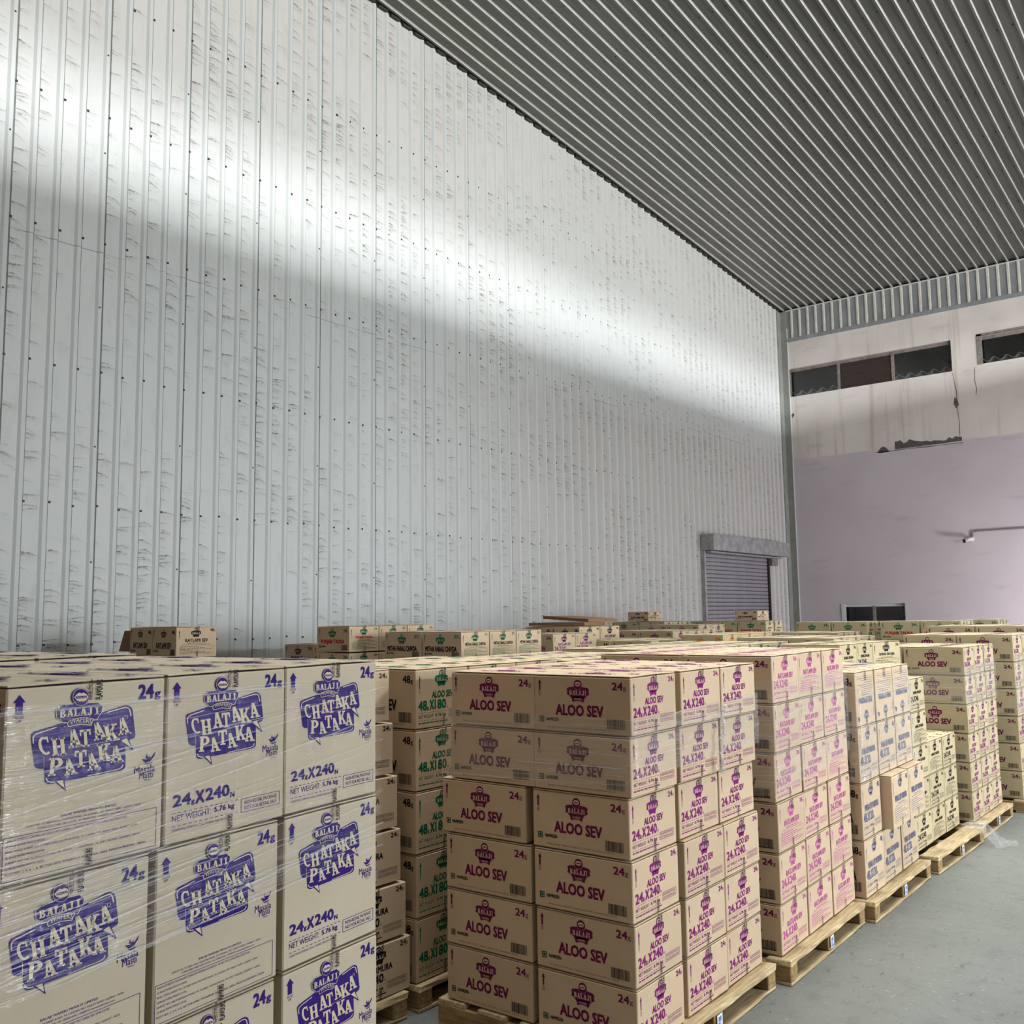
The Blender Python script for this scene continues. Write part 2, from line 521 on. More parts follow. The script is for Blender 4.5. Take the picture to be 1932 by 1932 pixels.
# end wall with window openings
def wall_with_holes(x0, x1, z0, z1, holes, y0, y1):
    xs = sorted({x0, x1, *[h[0] for h in holes], *[h[1] for h in holes]})
    zs = sorted({z0, z1, *[h[2] for h in holes], *[h[3] for h in holes]})
    mb = MB()
    for a in range(len(xs) - 1):
        b = 0
        while b < len(zs) - 1:
            inside = lambda b: any(h[0] <= xs[a] < h[1] and h[2] <= zs[b] < h[3] for h in holes)
            if inside(b): b += 1; continue
            e = b
            while e + 1 < len(zs) - 1 and not inside(e + 1): e += 1
            mb.box((xs[a], y0, zs[b]), (xs[a + 1], y1, zs[e + 1]))
            b = e + 1
    return mb


WIN = [(-9.62, -5.63, 7.39, 8.13), (-5.07, -1.2, 7.45, 8.10), (-8.50, -7.0, 1.1, 2.05)]
mb = wall_with_holes(-D - .1, 18, 0, 8.84, WIN, YE, YE + .3)
we = struct(link('wall_end', mb.me('wall_end', ['plaster'])))
mb = MB(); mb.box((-D - .1, YE + .02, 8.8), (18, YE + .1, 10.1))
uw = struct(link('wall_end_upper', mb.me('wall_end_upper', ['backing'])))
# flashing below the cladding
mb = MB(); mb.box((-D + .19, YE - .05, 8.84), (12, YE - .001, 8.93))
struct(link('trim_2', mb.me('trim_2', ['strip'])))
# cladding sheets, five ribs each
RP = .2125
for q in range(0, 19):
    x0 = -D + .17 + q * RP * 5
    vs, fs = [], []
    pts = [(0.001, 0)]
    for r in range(5):
        a = r * RP
        pts += [(a + .110, 0), (a + .125, .03), (a + .165, .03), (a + .180, 0)]
    pts += [(5 * RP - .001, 0)]
    k = len(pts)
    for a, b in pts: vs.append((x0 + a, YE - .01 - b, 8.93))
    for a, b in pts: vs.append((x0 + a, YE - .01 - b, roof_z(YE) + .0))
    for j in range(k - 1): fs.append((j, j + 1, k + j + 1, k + j))
    link('panel', mesh('cladding', vs, fs, ['strip', 'roofrib'], [1 if j % 4 in (2, 3) and j < 20 else 0 for j in range(k - 1)]), uw)
# eave capping (thin pale strip)
mb = MB(); mb.box((-D + .17, YE - .06, roof_z(YE) - .035), (11, YE - .02, roof_z(YE) - .012))
struct(link('trim_3', mb.me('trim_3', ['trimwhite'])))

# plaster damage
def blob(pts, y):
    tri = tessellate_polygon([[Vector((a, b, 0)) for a, b in pts]])
    vs = [(a, y, b) for a, b in pts]
    return vs, [tuple(t) for t in tri]


rr = random.Random(3)
def ragged(x0, x1, zf, hf, n):
    top = []; bot = []
    for k in range(n + 1):
        t = k / n; x = x0 + (x1 - x0) * t
        top.append((x, zf(t) + hf(t) * (.6 + .6 * rr.random()))); bot.append((x, zf(t) - .012 * rr.random()))
    return bot + top[::-1]


for nm, pts in (('a', ragged(-7.02, -5.52, lambda t: 5.72 + .02 * t, lambda t: .19 * (1 - t) ** 2 + (.05 if t < .8 else .10), 22)),
                ('b', ragged(-7.42, -7.12, lambda t: 5.68, lambda t: .13 * math.sin(math.pi * min(1, t + .1)), 8)),
                ('c', [(-5.62, 6.78), (-5.56, 6.70), (-5.54, 6.58), (-5.60, 6.50), (-5.65, 6.62)]),
                ('d', [(-9.55, 6.92), (-9.49, 6.98), (-9.47, 6.90), (-9.53, 6.84)]),
                ('e', ragged(-7.5, -5.5, lambda t: 5.69, lambda t: .012, 14))):
    vs, fs = blob(pts, YE - .002)
    n = len(vs)
    vs += [(a, YE + .004, c) for a, b, c in vs]
    fs2 = fs + [(k, (k + 1) % n, n + (k + 1) % n, n + k) for k in range(n)]
    p = link('plaster_patch', mesh('plaster_patch', vs, fs2, ['patch']), we)
# cracks running down beside the window
for pts in ([(-5.63, 7.35), (-5.6, 7.1), (-5.57, 6.9), (-5.58, 6.5), (-5.55, 6.2), (-5.56, 5.85)], [(-5.15, 7.4), (-5.17, 7.1), (-5.14, 6.9), (-5.16, 6.75)]):
    mb = MB()
    for (a, b), (c, d) in zip(pts, pts[1:]):
        w = rr.uniform(.004, .009)
        n = len(mb.v)
        mb.v += [(a - w, YE - .0015, b), (a + w, YE - .0015, b), (c + w, YE - .0015, d), (c - w, YE - .0015, d)]
        mb.f.append((n, n + 1, n + 2, n + 3)); mb.i.append(0)
    link('crack', mb.me('crack', ['patch']), we)

# windows
def corrugated(x0, x1, z, y, amp=.045, pitch=.27):
    vs, fs = [], []
    n = int((x1 - x0) / pitch * 10)
    for k in range(n + 1):
        x = x0 + (x1 - x0) * k / n
        zz = z + amp * math.cos(2 * math.pi * (x - x0) / pitch)
        vs += [(x, y, zz), (x, y + 1.6, zz - .42), (x, y, zz - .012), ]
    for k in range(n):
        a = 3 * k; fs += [(a, a + 3, a + 4, a + 1), (a + 2, a + 5, a + 3, a)]
    return vs, fs


for wi, (x0, x1, z0, z1) in enumerate(WIN):
    w = struct(link(f'window_{wi + 1}', None))
    w.location = (0, 0, 0)
    fw = .045
    fy0, fy1 = YE + .10, YE + .16
    mb = MB(); mb.box((x0, fy0, z1 - .07), (x1, fy1, z1)); mb.box((x0, fy0, z0), (x1, fy1, z0 + .02)); mb.box((x0, fy0, z0), (x0 + fw, fy1, z1)); mb.box((x1 - fw, fy0, z0), (x1, fy1, z1))
    if wi == 1: mb.box((x0, YE - .02, z0 - .01), (x0 + .10, YE + .02, z1 + .04)); mb.box((x0, YE - .02, z1), (x1, YE + .02, z1 + .05))
    if wi == 2: mb.box((x0, YE - .02, z0), (x0 + .10, YE + .02, z1)); 
    link('window_frame', mb.me('window_frame', ['frame' if wi < 2 else 'trimwhite' if wi == 2 else 'frame']), w)
    divs = {0: [-8.31, -6.99], 1: [-3.7, -2.4], 2: [-7.75]}[wi]
    for dx in divs:
        mb = MB(); mb.box((dx - .03, fy0 - .02, z0), (dx + .03, fy1, z1 - .05)); link('mullion', mb.me('mullion', ['frame']), w)
    cuts = [x0 + fw] + divs + [x1 - fw]
    for k in range(len(cuts) - 1):
        a, b = cuts[k] + .02, cuts[k + 1] - .02
        mb = MB(); 
        if wi == 0 and k == 1:
            mb.box((a, fy0 + .01, z0 + .01), (b, fy0 + .03, z1 - .06)); o = link('board', mb.me('board', ['board']), w); o['label'] = 'brown board in place of the middle pane'
        else:
            mb.box((a, fy0 + .03, z0 + .01), (b, fy0 + .036, z1 - .06))
            g, nt, bs = newmat(f'window_glass_{wi}_{k}')
            tr_ = nt.nodes.new('ShaderNodeBsdfTransparent'); tr_.inputs[0].default_value = (.75, .77, .78, 1)
            gl = nt.nodes.new('ShaderNodeBsdfGlossy'); gl.inputs[1].default_value = .12
            mx = nt.nodes.new('ShaderNodeMixShader'); mx.inputs[0].default_value = .07
            nt.links.new(tr_.outputs[0], mx.inputs[1]); nt.links.new(gl.outputs[0], mx.inputs[2]); nt.links.new(mx.outputs[0], nt.nodes['Material Output'].inputs[0])
            link('pane', mesh('pane', mb.v, mb.f, [g]), w)
    # the dim space behind: box, roof slope of corrugated sheet, cross bracing
    mb = MB(); mb.box((x0 - .5, YE + 2.4, z0 - 1), (x1 + .5, YE + 2.5, z1 + 1.4)); mb.box((x0 - .5, YE + .31, z1 + 1.3), (x1 + .5, YE + 2.5, z1 + 1.4))
    mb.box((x0 - .6, YE + .31, z0 - 1), (x0 - .5, YE + 2.5, z1 + 1.4)); mb.box((x1 + .5, YE + .31, z0 - 1), (x1 + .6, YE + 2.5, z1 + 1.4))
    mb.box((x0 - .5, YE + .31, z0 - 1.05), (x1 + .5, YE + 2.5, z0 - 1))
    link('recess', mb.me('recess', ['dark']), w)
    if wi < 2:
        vs, fs = corrugated(x0 + .02, x1 - .02, z0 + .14, YE + .22)
        link('corrugated_sheet', mesh('corrugated_sheet', vs, fs, ['asb'], smooth=False), w)
        for k in range(int((x1 - x0) / 1.3)):
            for sgn in (1, -1):
                xa = x0 + .2 + 1.3 * k
                mb = MB(); mb.tube([(xa, YE + 1.9, z0 + (.1 if sgn > 0 else 1.3)), (xa + 1.2, YE + 1.9, z0 + (1.3 if sgn > 0 else .1))], .03, 6)
                link('brace', mb.me('brace', ['frame']), w)

# ceiling: roof sheets 5 ribs wide, two lengths lapped at y = 14.4
ce = struct(link('ceiling', None))
mb = MB()
mb.v = [(-D - .2, -8, roof_z(-8) + .08), (18, -8, roof_z(-8) + .08), (18, 23.5, roof_z(23.5) + .08), (-D - .2, 23.5, roof_z(23.5) + .08)]
mb.v += [(x, y, z + .1) for x, y, z in mb.v]
mb.f = [(0, 3, 2, 1), (4, 5, 6, 7), (0, 1, 5, 4), (1, 2, 6, 5), (2, 3, 7, 6), (3, 0, 4, 7)]; mb.i = [0] * 6
link('roof_deck', mb.me('roof_deck', ['backing']), ce)
for q in range(0, 22):
    x0 = -D - .045 + q * RP * 5
    for (ya, yb, dz) in ((-8, 14.46, 0), (14.36, 23.3, .006)):
        pts = [(0.001, 0)]
        for r in range(5):
            a = r * RP
            pts += [(a + .115, 0), (a + .128, .042), (a + .160, .042), (a + .173, 0)]
        pts += [(5 * RP - .001, 0)]
        k = len(pts); vs = []; fs = []
        for a, b in pts: vs.append((x0 + a, ya, roof_z(ya) + .035 - b + dz))
        for a, b in pts: vs.append((x0 + a, yb, roof_z(yb) + .035 - b + dz))
        for j in range(k - 1): fs.append((j, k + j, k + j + 1, j + 1))
        # end lip showing the lap
        if dz == 0:
            n = len(vs)
            vs += [(x0 + a, yb, roof_z(yb) + .05 - b) for a, b in pts]
            for j in range(k - 1): fs.append((k + j, n + j, n + j + 1, k + j + 1))
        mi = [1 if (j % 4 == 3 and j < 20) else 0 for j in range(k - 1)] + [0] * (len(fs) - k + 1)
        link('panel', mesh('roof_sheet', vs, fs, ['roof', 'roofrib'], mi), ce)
mb = MB()
for q in range(0, 95):
    x = -D - .045 + q * RP + .09
    for y in (6.5, 7.9, 9.3, 10.7, 12.1, 13.5, 14.9, 16.3, 17.7, 19.1, 20.5, 21.9, 23.0):
        if random.random() < .8:
            yy = y + random.uniform(-.03, .03); z = roof_z(yy) + .035
            mb.box((x - .009, yy - .009, z - .008), (x + .009, yy + .009, z + .002))
o = link('roof_screw', mb.me('roof_screw', ['metalblack']), ce); o['kind'] = 'stuff'
# dark closure along the top of the left wall
mb = MB()
for q in range(0, 124):
    y = -8 + q * .25
    mb.box((-D - .01, y + .02, roof_z(y) - .045), (-D + .05, y + .20, roof_z(y + .2) - .0))
o = link('eave_filler', mb.me('eave_filler', ['backing']), ce); o['kind'] = 'stuff'

# opposite wall with clerestory slot (behind the camera's right); slot and added ledge shaped to cut the wall light
mb = MB()
mb.box((XR, -8, 4.3), (XR + .15, 30, 8.57)); mb.box((XR, -8, 8.874), (XR + .15, 30, 12.2))
mb.box((XR, 15.6, 0), (XR + .15, 19, 4.3)); mb.box((XR, -8, 0), (XR + .15, 5.4, 4.3)); mb.box((XR, 22, 0), (XR + .15, 30, 4.3))
mb.box((8.6, -8, 8.39), (XR, 23.2, 8.43))
struct(link('wall_right', mb.me('wall_right', ['plaster'])))
mb = MB(); mb.box((-D - .1, -8.15, 0), (XR, -8, 12.4)); 
struct(link('wall_back', mb.me('wall_back', ['brownwall'])))

# roller shutter on the left wall
sh = struct(link('door_1', None)); sh.location = (-D, 0, 0)
SY0, SY1, SZ = 18.50, 21.70, 3.21
mb = MB()
mb.box((.0, SY0 - .02, 0), (.036, SY1 + .02, SZ + .1))
link('door_backing', mb.me('door_backing', ['backing']), sh)
pitch = .088
slat = MB()
slat.prism([(0, .003), (.016, .012), (.02, .045), (.014, .078), (0, .085)], lambda u, w, t: (.038 + u, t, w), SY0, SY1)
slat_me = slat.me('slat', ['shutter'])
for k in range(int(SZ / pitch) + 1):
    link('slat', slat_me, sh, loc=(0, 0, k * pitch))
for y in (SY0 - .07, SY1):
    mb = MB(); mb.box((.0, y, 0), (.10, y + .07, SZ)); link('guide_rail', mb.me('guide_rail', ['hood' if y < 20 else 'metalblack']), sh)
mb = MB(); mb.box((.034, 18.42, 3.22), (.34, 22.42, 3.56)); link('hood', mb.me('hood', ['hood']), sh)
mb = MB(); mb.box((.034, 18.52, 3.17), (.22, 22.2, 3.205)); link('hood_lip', mb.me('hood_lip', ['hood']), sh)
mb = MB(); mb.box((.034, 21.85, 3.0), (.12, 22.2, 3.17)); link('bracket', mb.me('bracket', ['frame']), sh)

# security camera and conduit on the end wall
mb = MB(); mb.tube([(-5.42, YE - .03, 3.50), (-5.42, YE - .03, 3.60), (-5.38, YE - .03, 3.635), (-5.3, YE - .03, 3.64), (-3, YE - .03, 3.64), (6, YE - .03, 3.64)], .018, 8)
o = tag(link('conduit_pipe', mb.me('conduit_pipe', ['pipe'], True)), 'thin conduit pipe running along the lavender wall to the security camera', 'pipe')
cc = link('security_camera', None, loc=(-5.45, YE, 3.42)); tag(cc, 'small white security camera with black lens on lavender end wall', 'camera')
mb = MB(); mb.tube([(0, -.001, .03), (0, -.05, .03)], .055, 12); mb.tube([(0, -.05, .03), (0, -.12, .04)], .015, 8); link('mount', mb.me('mount', ['cctv'], True), cc)
mb = MB(); mb.tube([(.06, -.10, .055), (-.10, -.22, .0)], .042, 14); link('camera_body', mb.me('camera_body', ['cctv'], True), cc)
mb = MB(); mb.tube([(-.10, -.22, .0), (-.125, -.238, -.008)], .046, 14); link('lens', mb.me('lens', ['lens'], True), cc)

# ------------------------------------------------------------------ printed artwork (flat print, kept as thin geometry on the faces)
_tc = {}


def tmesh(s, bold=0.0):
    k = (s, bold)
    if k in _tc: return _tc[k]
    cu = bpy.data.curves.new('t', 'FONT'); cu.body = s; cu.offset = bold; cu.resolution_u = 2; cu.fill_mode = 'FRONT'
    ob = bpy.data.objects.new('t', cu); COL.objects.link(ob)
    dg = bpy.context.evaluated_depsgraph_get()
    me = bpy.data.meshes.new_from_object(ob.evaluated_get(dg))
    vs = np.zeros(len(me.vertices) * 3); me.vertices.foreach_get('co', vs); vs = vs.reshape(-1, 3)[:, :2]
    fs = [tuple(p.vertices) for p in me.polygons]
    bpy.data.objects.remove(ob); bpy.data.curves.remove(cu); bpy.data.meshes.remove(me)
    lo, hi = vs.min(0), vs.max(0)
    _tc[k] = ((vs - lo) / (hi - lo), fs, (hi - lo)[0] / (hi - lo)[1])
    return _tc[k]


class Art:
    def __init__(s, w, h): s.w, s.h = w, h; s.v = []; s.f = []; s.m = []; s.mats = []

    def mi(s, m):
        if m not in s.mats: s.mats.append(m)
        return s.mats.index(m)

    def tri(s, pts, faces, m, L):
        n = len(s.v); k = s.mi(m)
        s.v += [(p[0], p[1], L) for p in pts]
        for f in faces: s.f.append(tuple(n + i for i in f)); s.m.append(k)

    def poly(s, pts, m, L=0):
        s.tri(pts, [tuple(t) for t in tessellate_polygon([[Vector((p[0], p[1], 0)) for p in pts]])], m, L)

    def rect(s, x0, y0, x1, y1, m, L=0): s.tri([(x0, y0), (x1, y0), (x1, y1), (x0, y1)], [(0, 1, 2, 3)], m, L)

    def text(s, t, x0, y0, x1, y1, m, L=0, bold=.02, up=False):
        v, f, a = tmesh(t, 0.0)
        e = (y1 - y0) * min(bold, .035) * 1.25      # heavier weight: four copies set slightly apart in the same plane
        for k, (ex, ey) in enumerate(((-e, -e), (e, -e), (-e, e), (e, e)) if e > .0004 else ((0, 0),)):
            s.tri([(x0 + q[0] * (x1 - x0) + ex, y0 + q[1] * (y1 - y0) + ey) for q in v], f, m, L + .2 * k)

    def frame(s, x0, y0, x1, y1, t, m, L=0):
        s.rect(x0, y0, x1, y0 + t, m, L); s.rect(x0, y1 - t, x1, y1, m, L); s.rect(x0, y0, x0 + t, y1, m, L); s.rect(x1 - t, y0, x1, y1, m, L)

    def dashes(s, x0, x1, y, t, m, n=10, L=0, duty=.6):
        st = (x1 - x0) / n
        for k in range(n): s.rect(x0 + k * st, y, x0 + (k + duty) * st, y + t, m, L)

    def words(s, x0, x1, y, t, m, seed=0, L=0):
        r = random.Random(seed); x = x0
        while x < x1:
            w = min(r.uniform(.012, .04), x1 - x); s.rect(x, y, x + w, y + t, m, L); x += w + .005

    def mesh(s, name, place):
        lay = [place(x, y, .0009 + .0006 * L) for x, y, L in s.v]
        return mesh(name, lay, s.f, s.mats, s.m)


def ring(cx, cy_, ro, ri, a0, a1, n=10):
    """ro, ri: (rx, ry) pairs; angles in degrees"""
    o = [(cx + ro[0] * math.cos(math.radians(a0 + (a1 - a0) * k / n)), cy_ + ro[1] * math.sin(math.radians(a0 + (a1 - a0) * k / n))) for k in range(n + 1)]
    i = [(cx + ri[0] * math.cos(math.radians(a0 + (a1 - a0) * k / n)), cy_ + ri[1] * math.sin(math.radians(a0 + (a1 - a0) * k / n))) for k in range(n + 1)]
    return o + i[::-1]


def R_(x0, y0, x1, y1): return [(x0, y0), (x1, y0), (x1, y1), (x0, y1)]


SLAB = {
    'A': [[(.10, 0), (.26, 0), (.55, 1), (.38, 1)], [(.62, 0), (.92, 0), (.66, 1), (.38, 1)], R_(.22, .26, .74, .38), R_(0, 0, .38, .10), R_(.52, 0, 1.02, .10)],
    'B': [R_(.10, 0, .38, 1), R_(0, 0, .2, .1), R_(0, .9, .2, 1), ring(.42, .74, (.40, .26), (.16, .13), -90, 90), ring(.45, .27, (.47, .27), (.2, .14), -90, 90),
          R_(.3, .88, .46, 1), R_(.3, .46, .46, .58), R_(.3, 0, .46, .12)],
    'C': [ring(.54, .5, (.52, .52), (.26, .40), 55, 305, 16), R_(.80, .66, .93, 1.0)],
    'H': [R_(.08, 0, .36, 1), R_(.64, 0, .92, 1), R_(.3, .44, .7, .56), R_(0, 0, .44, .10), R_(.56, 0, 1, .10), R_(0, .9, .44, 1), R_(.56, .9, 1, 1)],
    'I': [R_(.28, 0, .72, 1), R_(0, 0, 1, .1), R_(0, .9, 1, 1)],
    'J': [R_(.5, .25, .82, 1), R_(.25, .9, 1, 1), ring(.42, .25, (.40, .27), (.12, .14), 180, 360)],
    'K': [R_(.08, 0, .36, 1), R_(0, 0, .44, .10), R_(0, .9, .44, 1), [(.32, .36), (.44, .30), (.88, .95), (.70, .95)], [(.40, .60), (.50, .74), (.94, .05), (.66, .05)],
          R_(.56, 0, 1.02, .1), R_(.58, .9, 1, 1)],
    'L': [R_(.12, 0, .42, 1), R_(0, .9, .54, 1), R_(0, 0, .95, .12), R_(.82, 0, .95, .34)],
    'P': [R_(.10, 0, .38, 1), R_(0, 0, .50, .10), R_(0, .9, .2, 1), ring(.44, .70, (.50, .30), (.20, .17), -90, 90), R_(.3, .87, .48, 1), R_(.3, .40, .48, .53)],
    'T': [R_(.36, 0, .64, 1), R_(.20, 0, .80, .10), R_(0, .87, 1, 1), [(0, .66), (.12, .66), (.16, .9), (0, .9)], [(.88, .66), (1, .66), (1, .9), (.84, .9)]],
}


def slab_text(art, t, x0, y0, x1, y1, m, L):
    n = sum(.55 if c == 'I' else 1 for c in t); st = (x1 - x0) / n; x = x0
    for c in t:
        w = st * (.55 if c == 'I' else 1)
        for p in SLAB[c]: art.poly([(x + (.05 + .88 * a) * w, y0 + b * (y1 - y0)) for a, b in p], m, L)
        x += w


def logo(art, cx, top, w, m, small=False):
    P = lambda pts: [(cx + a * w, top + b * w) for a, b in pts]
    el = lambda x, y, rx, ry, n=18: [(x + rx * math.cos(2 * math.pi * k / n), y + ry * math.sin(2 * math.pi * k / n)) for k in range(n)]
    art.poly(P([(-.5, -.34), (-.42, -.28), (-.2, -.25), (.2, -.25), (.42, -.28), (.5, -.34), (.47, -.42), (.5, -.53), (.38, -.58), (.3, -.66), (-.3, -.66), (-.38, -.58), (-.5, -.53), (-.47, -.42)]), m, 0)
    art.poly(P([(-.30, -.64), (-.1, -.60), (.1, -.60), (.30, -.64), (.24, -.82), (.1, -.77), (-.1, -.77), (-.24, -.82)]), m, 0)
    art.poly(P(el(0, -.17, .18, .18)), m, 1)
    art.poly(P(el(0, -.15, .13, .085, 12)), 'paper', 2)
    art.rect(cx - .09 * w, top - .175 * w, cx + .09 * w, top - .135 * w, m, 3)
    if not small:
        for a0, a1 in ((0, 180), (180, 360)): art.poly(P(ring(0, -.17, (.195, .195), (.187, .187), a0, a1, 9)), 'paper', 2)
        art.text('WAFERS', cx - .17 * w, top - .74 * w, cx + .17 * w, top - .66 * w, 'paper', 1, 0)
    slab_text(art, 'BALAJI', cx - .38 * w, top - .56 * w, cx + .38 * w, top - .38 * w, 'paper', 1)


def arrow(art, x, y0, y1, w, m):
    hd = min(.035, (y1 - y0) * .35)
    art.poly([(x - w, y1 - hd), (x, y1), (x + w, y1 - hd)], m)
    art.rect(x - w * .45, y0, x + w * .45, y1 - hd, m)
    art.text('THIS SIDE UP', x - w * .8, y0 - .022, x + w * .8, y0 - .004, m, 0, 0)


def grams(art, t, x0, y0, x1, y1, m):
    xs = x0 + (x1 - x0) * .74
    art.text(t, x0, y0 + (y1 - y0) * .12, xs, y1, m, 0, .03)
    art.text('g', xs + (x1 - x0) * .04, y0 - (y1 - y0) * .02, x1, y0 + (y1 - y0) * .52, m, 0, .015)


def barcode(art, x0, y0, x1, y1, seed=1):
    r = random.Random(seed); x = x0
    while x < x1:
        w = r.choice((.0012, .002, .003)); art.rect(x, y0, min(x + w, x1), y1, 'black'); x += w + r.choice((.0012, .0018, .0026))
    art.rect(x0 - .003, y0 - .004, x1, y0, 'black') if seed % 2 else None


def art_front(w, h, t, m, g='24', inkt=None, plain=False):
    a = Art(w, h); it = inkt or m
    arrow(a, .06 * w, h * .70, h * .90, .009, m)
    logo(a, .47 * w, h * .905, .235 * w, m)
    tw = min(.80, .052 * len(t) + .05) * w if len(t) > 9 else .49 * w
    a.text(t, .48 * w - tw / 2, h * .29, .48 * w + tw / 2, h * .47, it, 0, .035)
    grams(a, g, .82 * w, h * .74, .96 * w, h * .88, m)
    a.frame(.055 * w, h * .155, .105 * w, h * .255, .0035, 'black')
    a.poly([(.08 * w + .007 * math.cos(k * .7854), h * .205 + .007 * math.sin(k * .7854)) for k in range(8)], 'green')
    a.text('NAMKEEN', .13 * w, h * .18, .26 * w, h * .235, 'black', 0, .03)
    barcode(a, .76 * w, h * .10, .94 * w, h * .27, len(t))
    a.text('BNJLCAS MFD.15DEC25 EXD.14APR26 0552', .15 * w, h * .05, .84 * w, h * .085, 'kraft_edge', 0, 0)
    return a


def art_side(w, h, t, m, q='24', n='240', var=0, inkt=None):
    a = Art(w, h); it = inkt or m
    arrow(a, .07 * w, h * .66, h * .88, .007, m)
    logo(a, .48 * w, h * .95, .25 * w, m, True)
    tw = .40 * w if len(t) < 9 else .56 * w if len(t) < 15 else .72 * w
    a.text(t, .50 * w - tw / 2, h * .49, .50 * w + tw / 2, h * .60, it, 0, .03)
    grams(a, q, .83 * w, h * .82, .96 * w, h * .92, m)
    if var == 0:
        y0, y1 = h * .30, h * .455
        a.text(q, .05 * w, y0, .20 * w, y1, m, 0, .03)
        a.text('g', .205 * w, y0 - .01 * h, .235 * w, y0 + .05 * h, m, 0, .03)
        a.text('X', .255 * w, y0, .33 * w, y1, m, 0, .03)
        a.text(n, .35 * w, y0, .56 * w, y1, m, 0, .03)
        a.text('N', .575 * w, y0, .60 * w, y0 + .05 * h, m, 0, .02)
        a.dashes(.05 * w, .60 * w, h * .255, .002, m, 11)
        a.text('NET WEIGHT:', .05 * w, h * .165, .33 * w, h * .225, m, 0, 0)
        a.text('5.76 kg', .36 * w, h * .165, .56 * w, h * .225, m, 0, .03)
        a.dashes(.05 * w, .60 * w, h * .125, .002, m, 11)
        a.frame(.62 * w, h * .15, .93 * w, h * .28, .0018, m)
        a.text('NON-RETAIL PACKAGE', .64 * w, h * .225, .91 * w, h * .262, m, 0, 0)
        a.text('NOT FOR RETAIL SALE', .64 * w, h * .168, .91 * w, h * .205, m, 0, 0)
        a.words(.05 * w, .60 * w, h * .08, .005, m, 3)
    else:
        a.words(.28 * w, .72 * w, h * .44, .004, m, 5); a.words(.15 * w, .85 * w, h * .405, .003, m, 6)
        a.frame(.08 * w, h * .10, .92 * w, h * .37, .0015, m)
        for k in range(6): a.words(.10 * w, (.55 + .33 * ((k * 7) % 3) / 2) * w, h * (.335 - k * .04), .0035, m, 9 + k)
    return a


def hom(src):
    A, b = [], []
    for (x, y), (u, v) in zip(src, [(0, 1), (1, 1), (1, 0), (0, 0)]):
        A.append([x, y, 1, 0, 0, 0, -u * x, -u * y]); b.append(u); A.append([0, 0, 0, x, y, 1, -v * x, -v * y]); b.append(v)
    h = np.append(np.linalg.solve(A, b), 1).reshape(3, 3)
    return lambda p: tuple((h @ [p[0], p[1], 1])[:2] / (h @ [p[0], p[1], 1])[2])


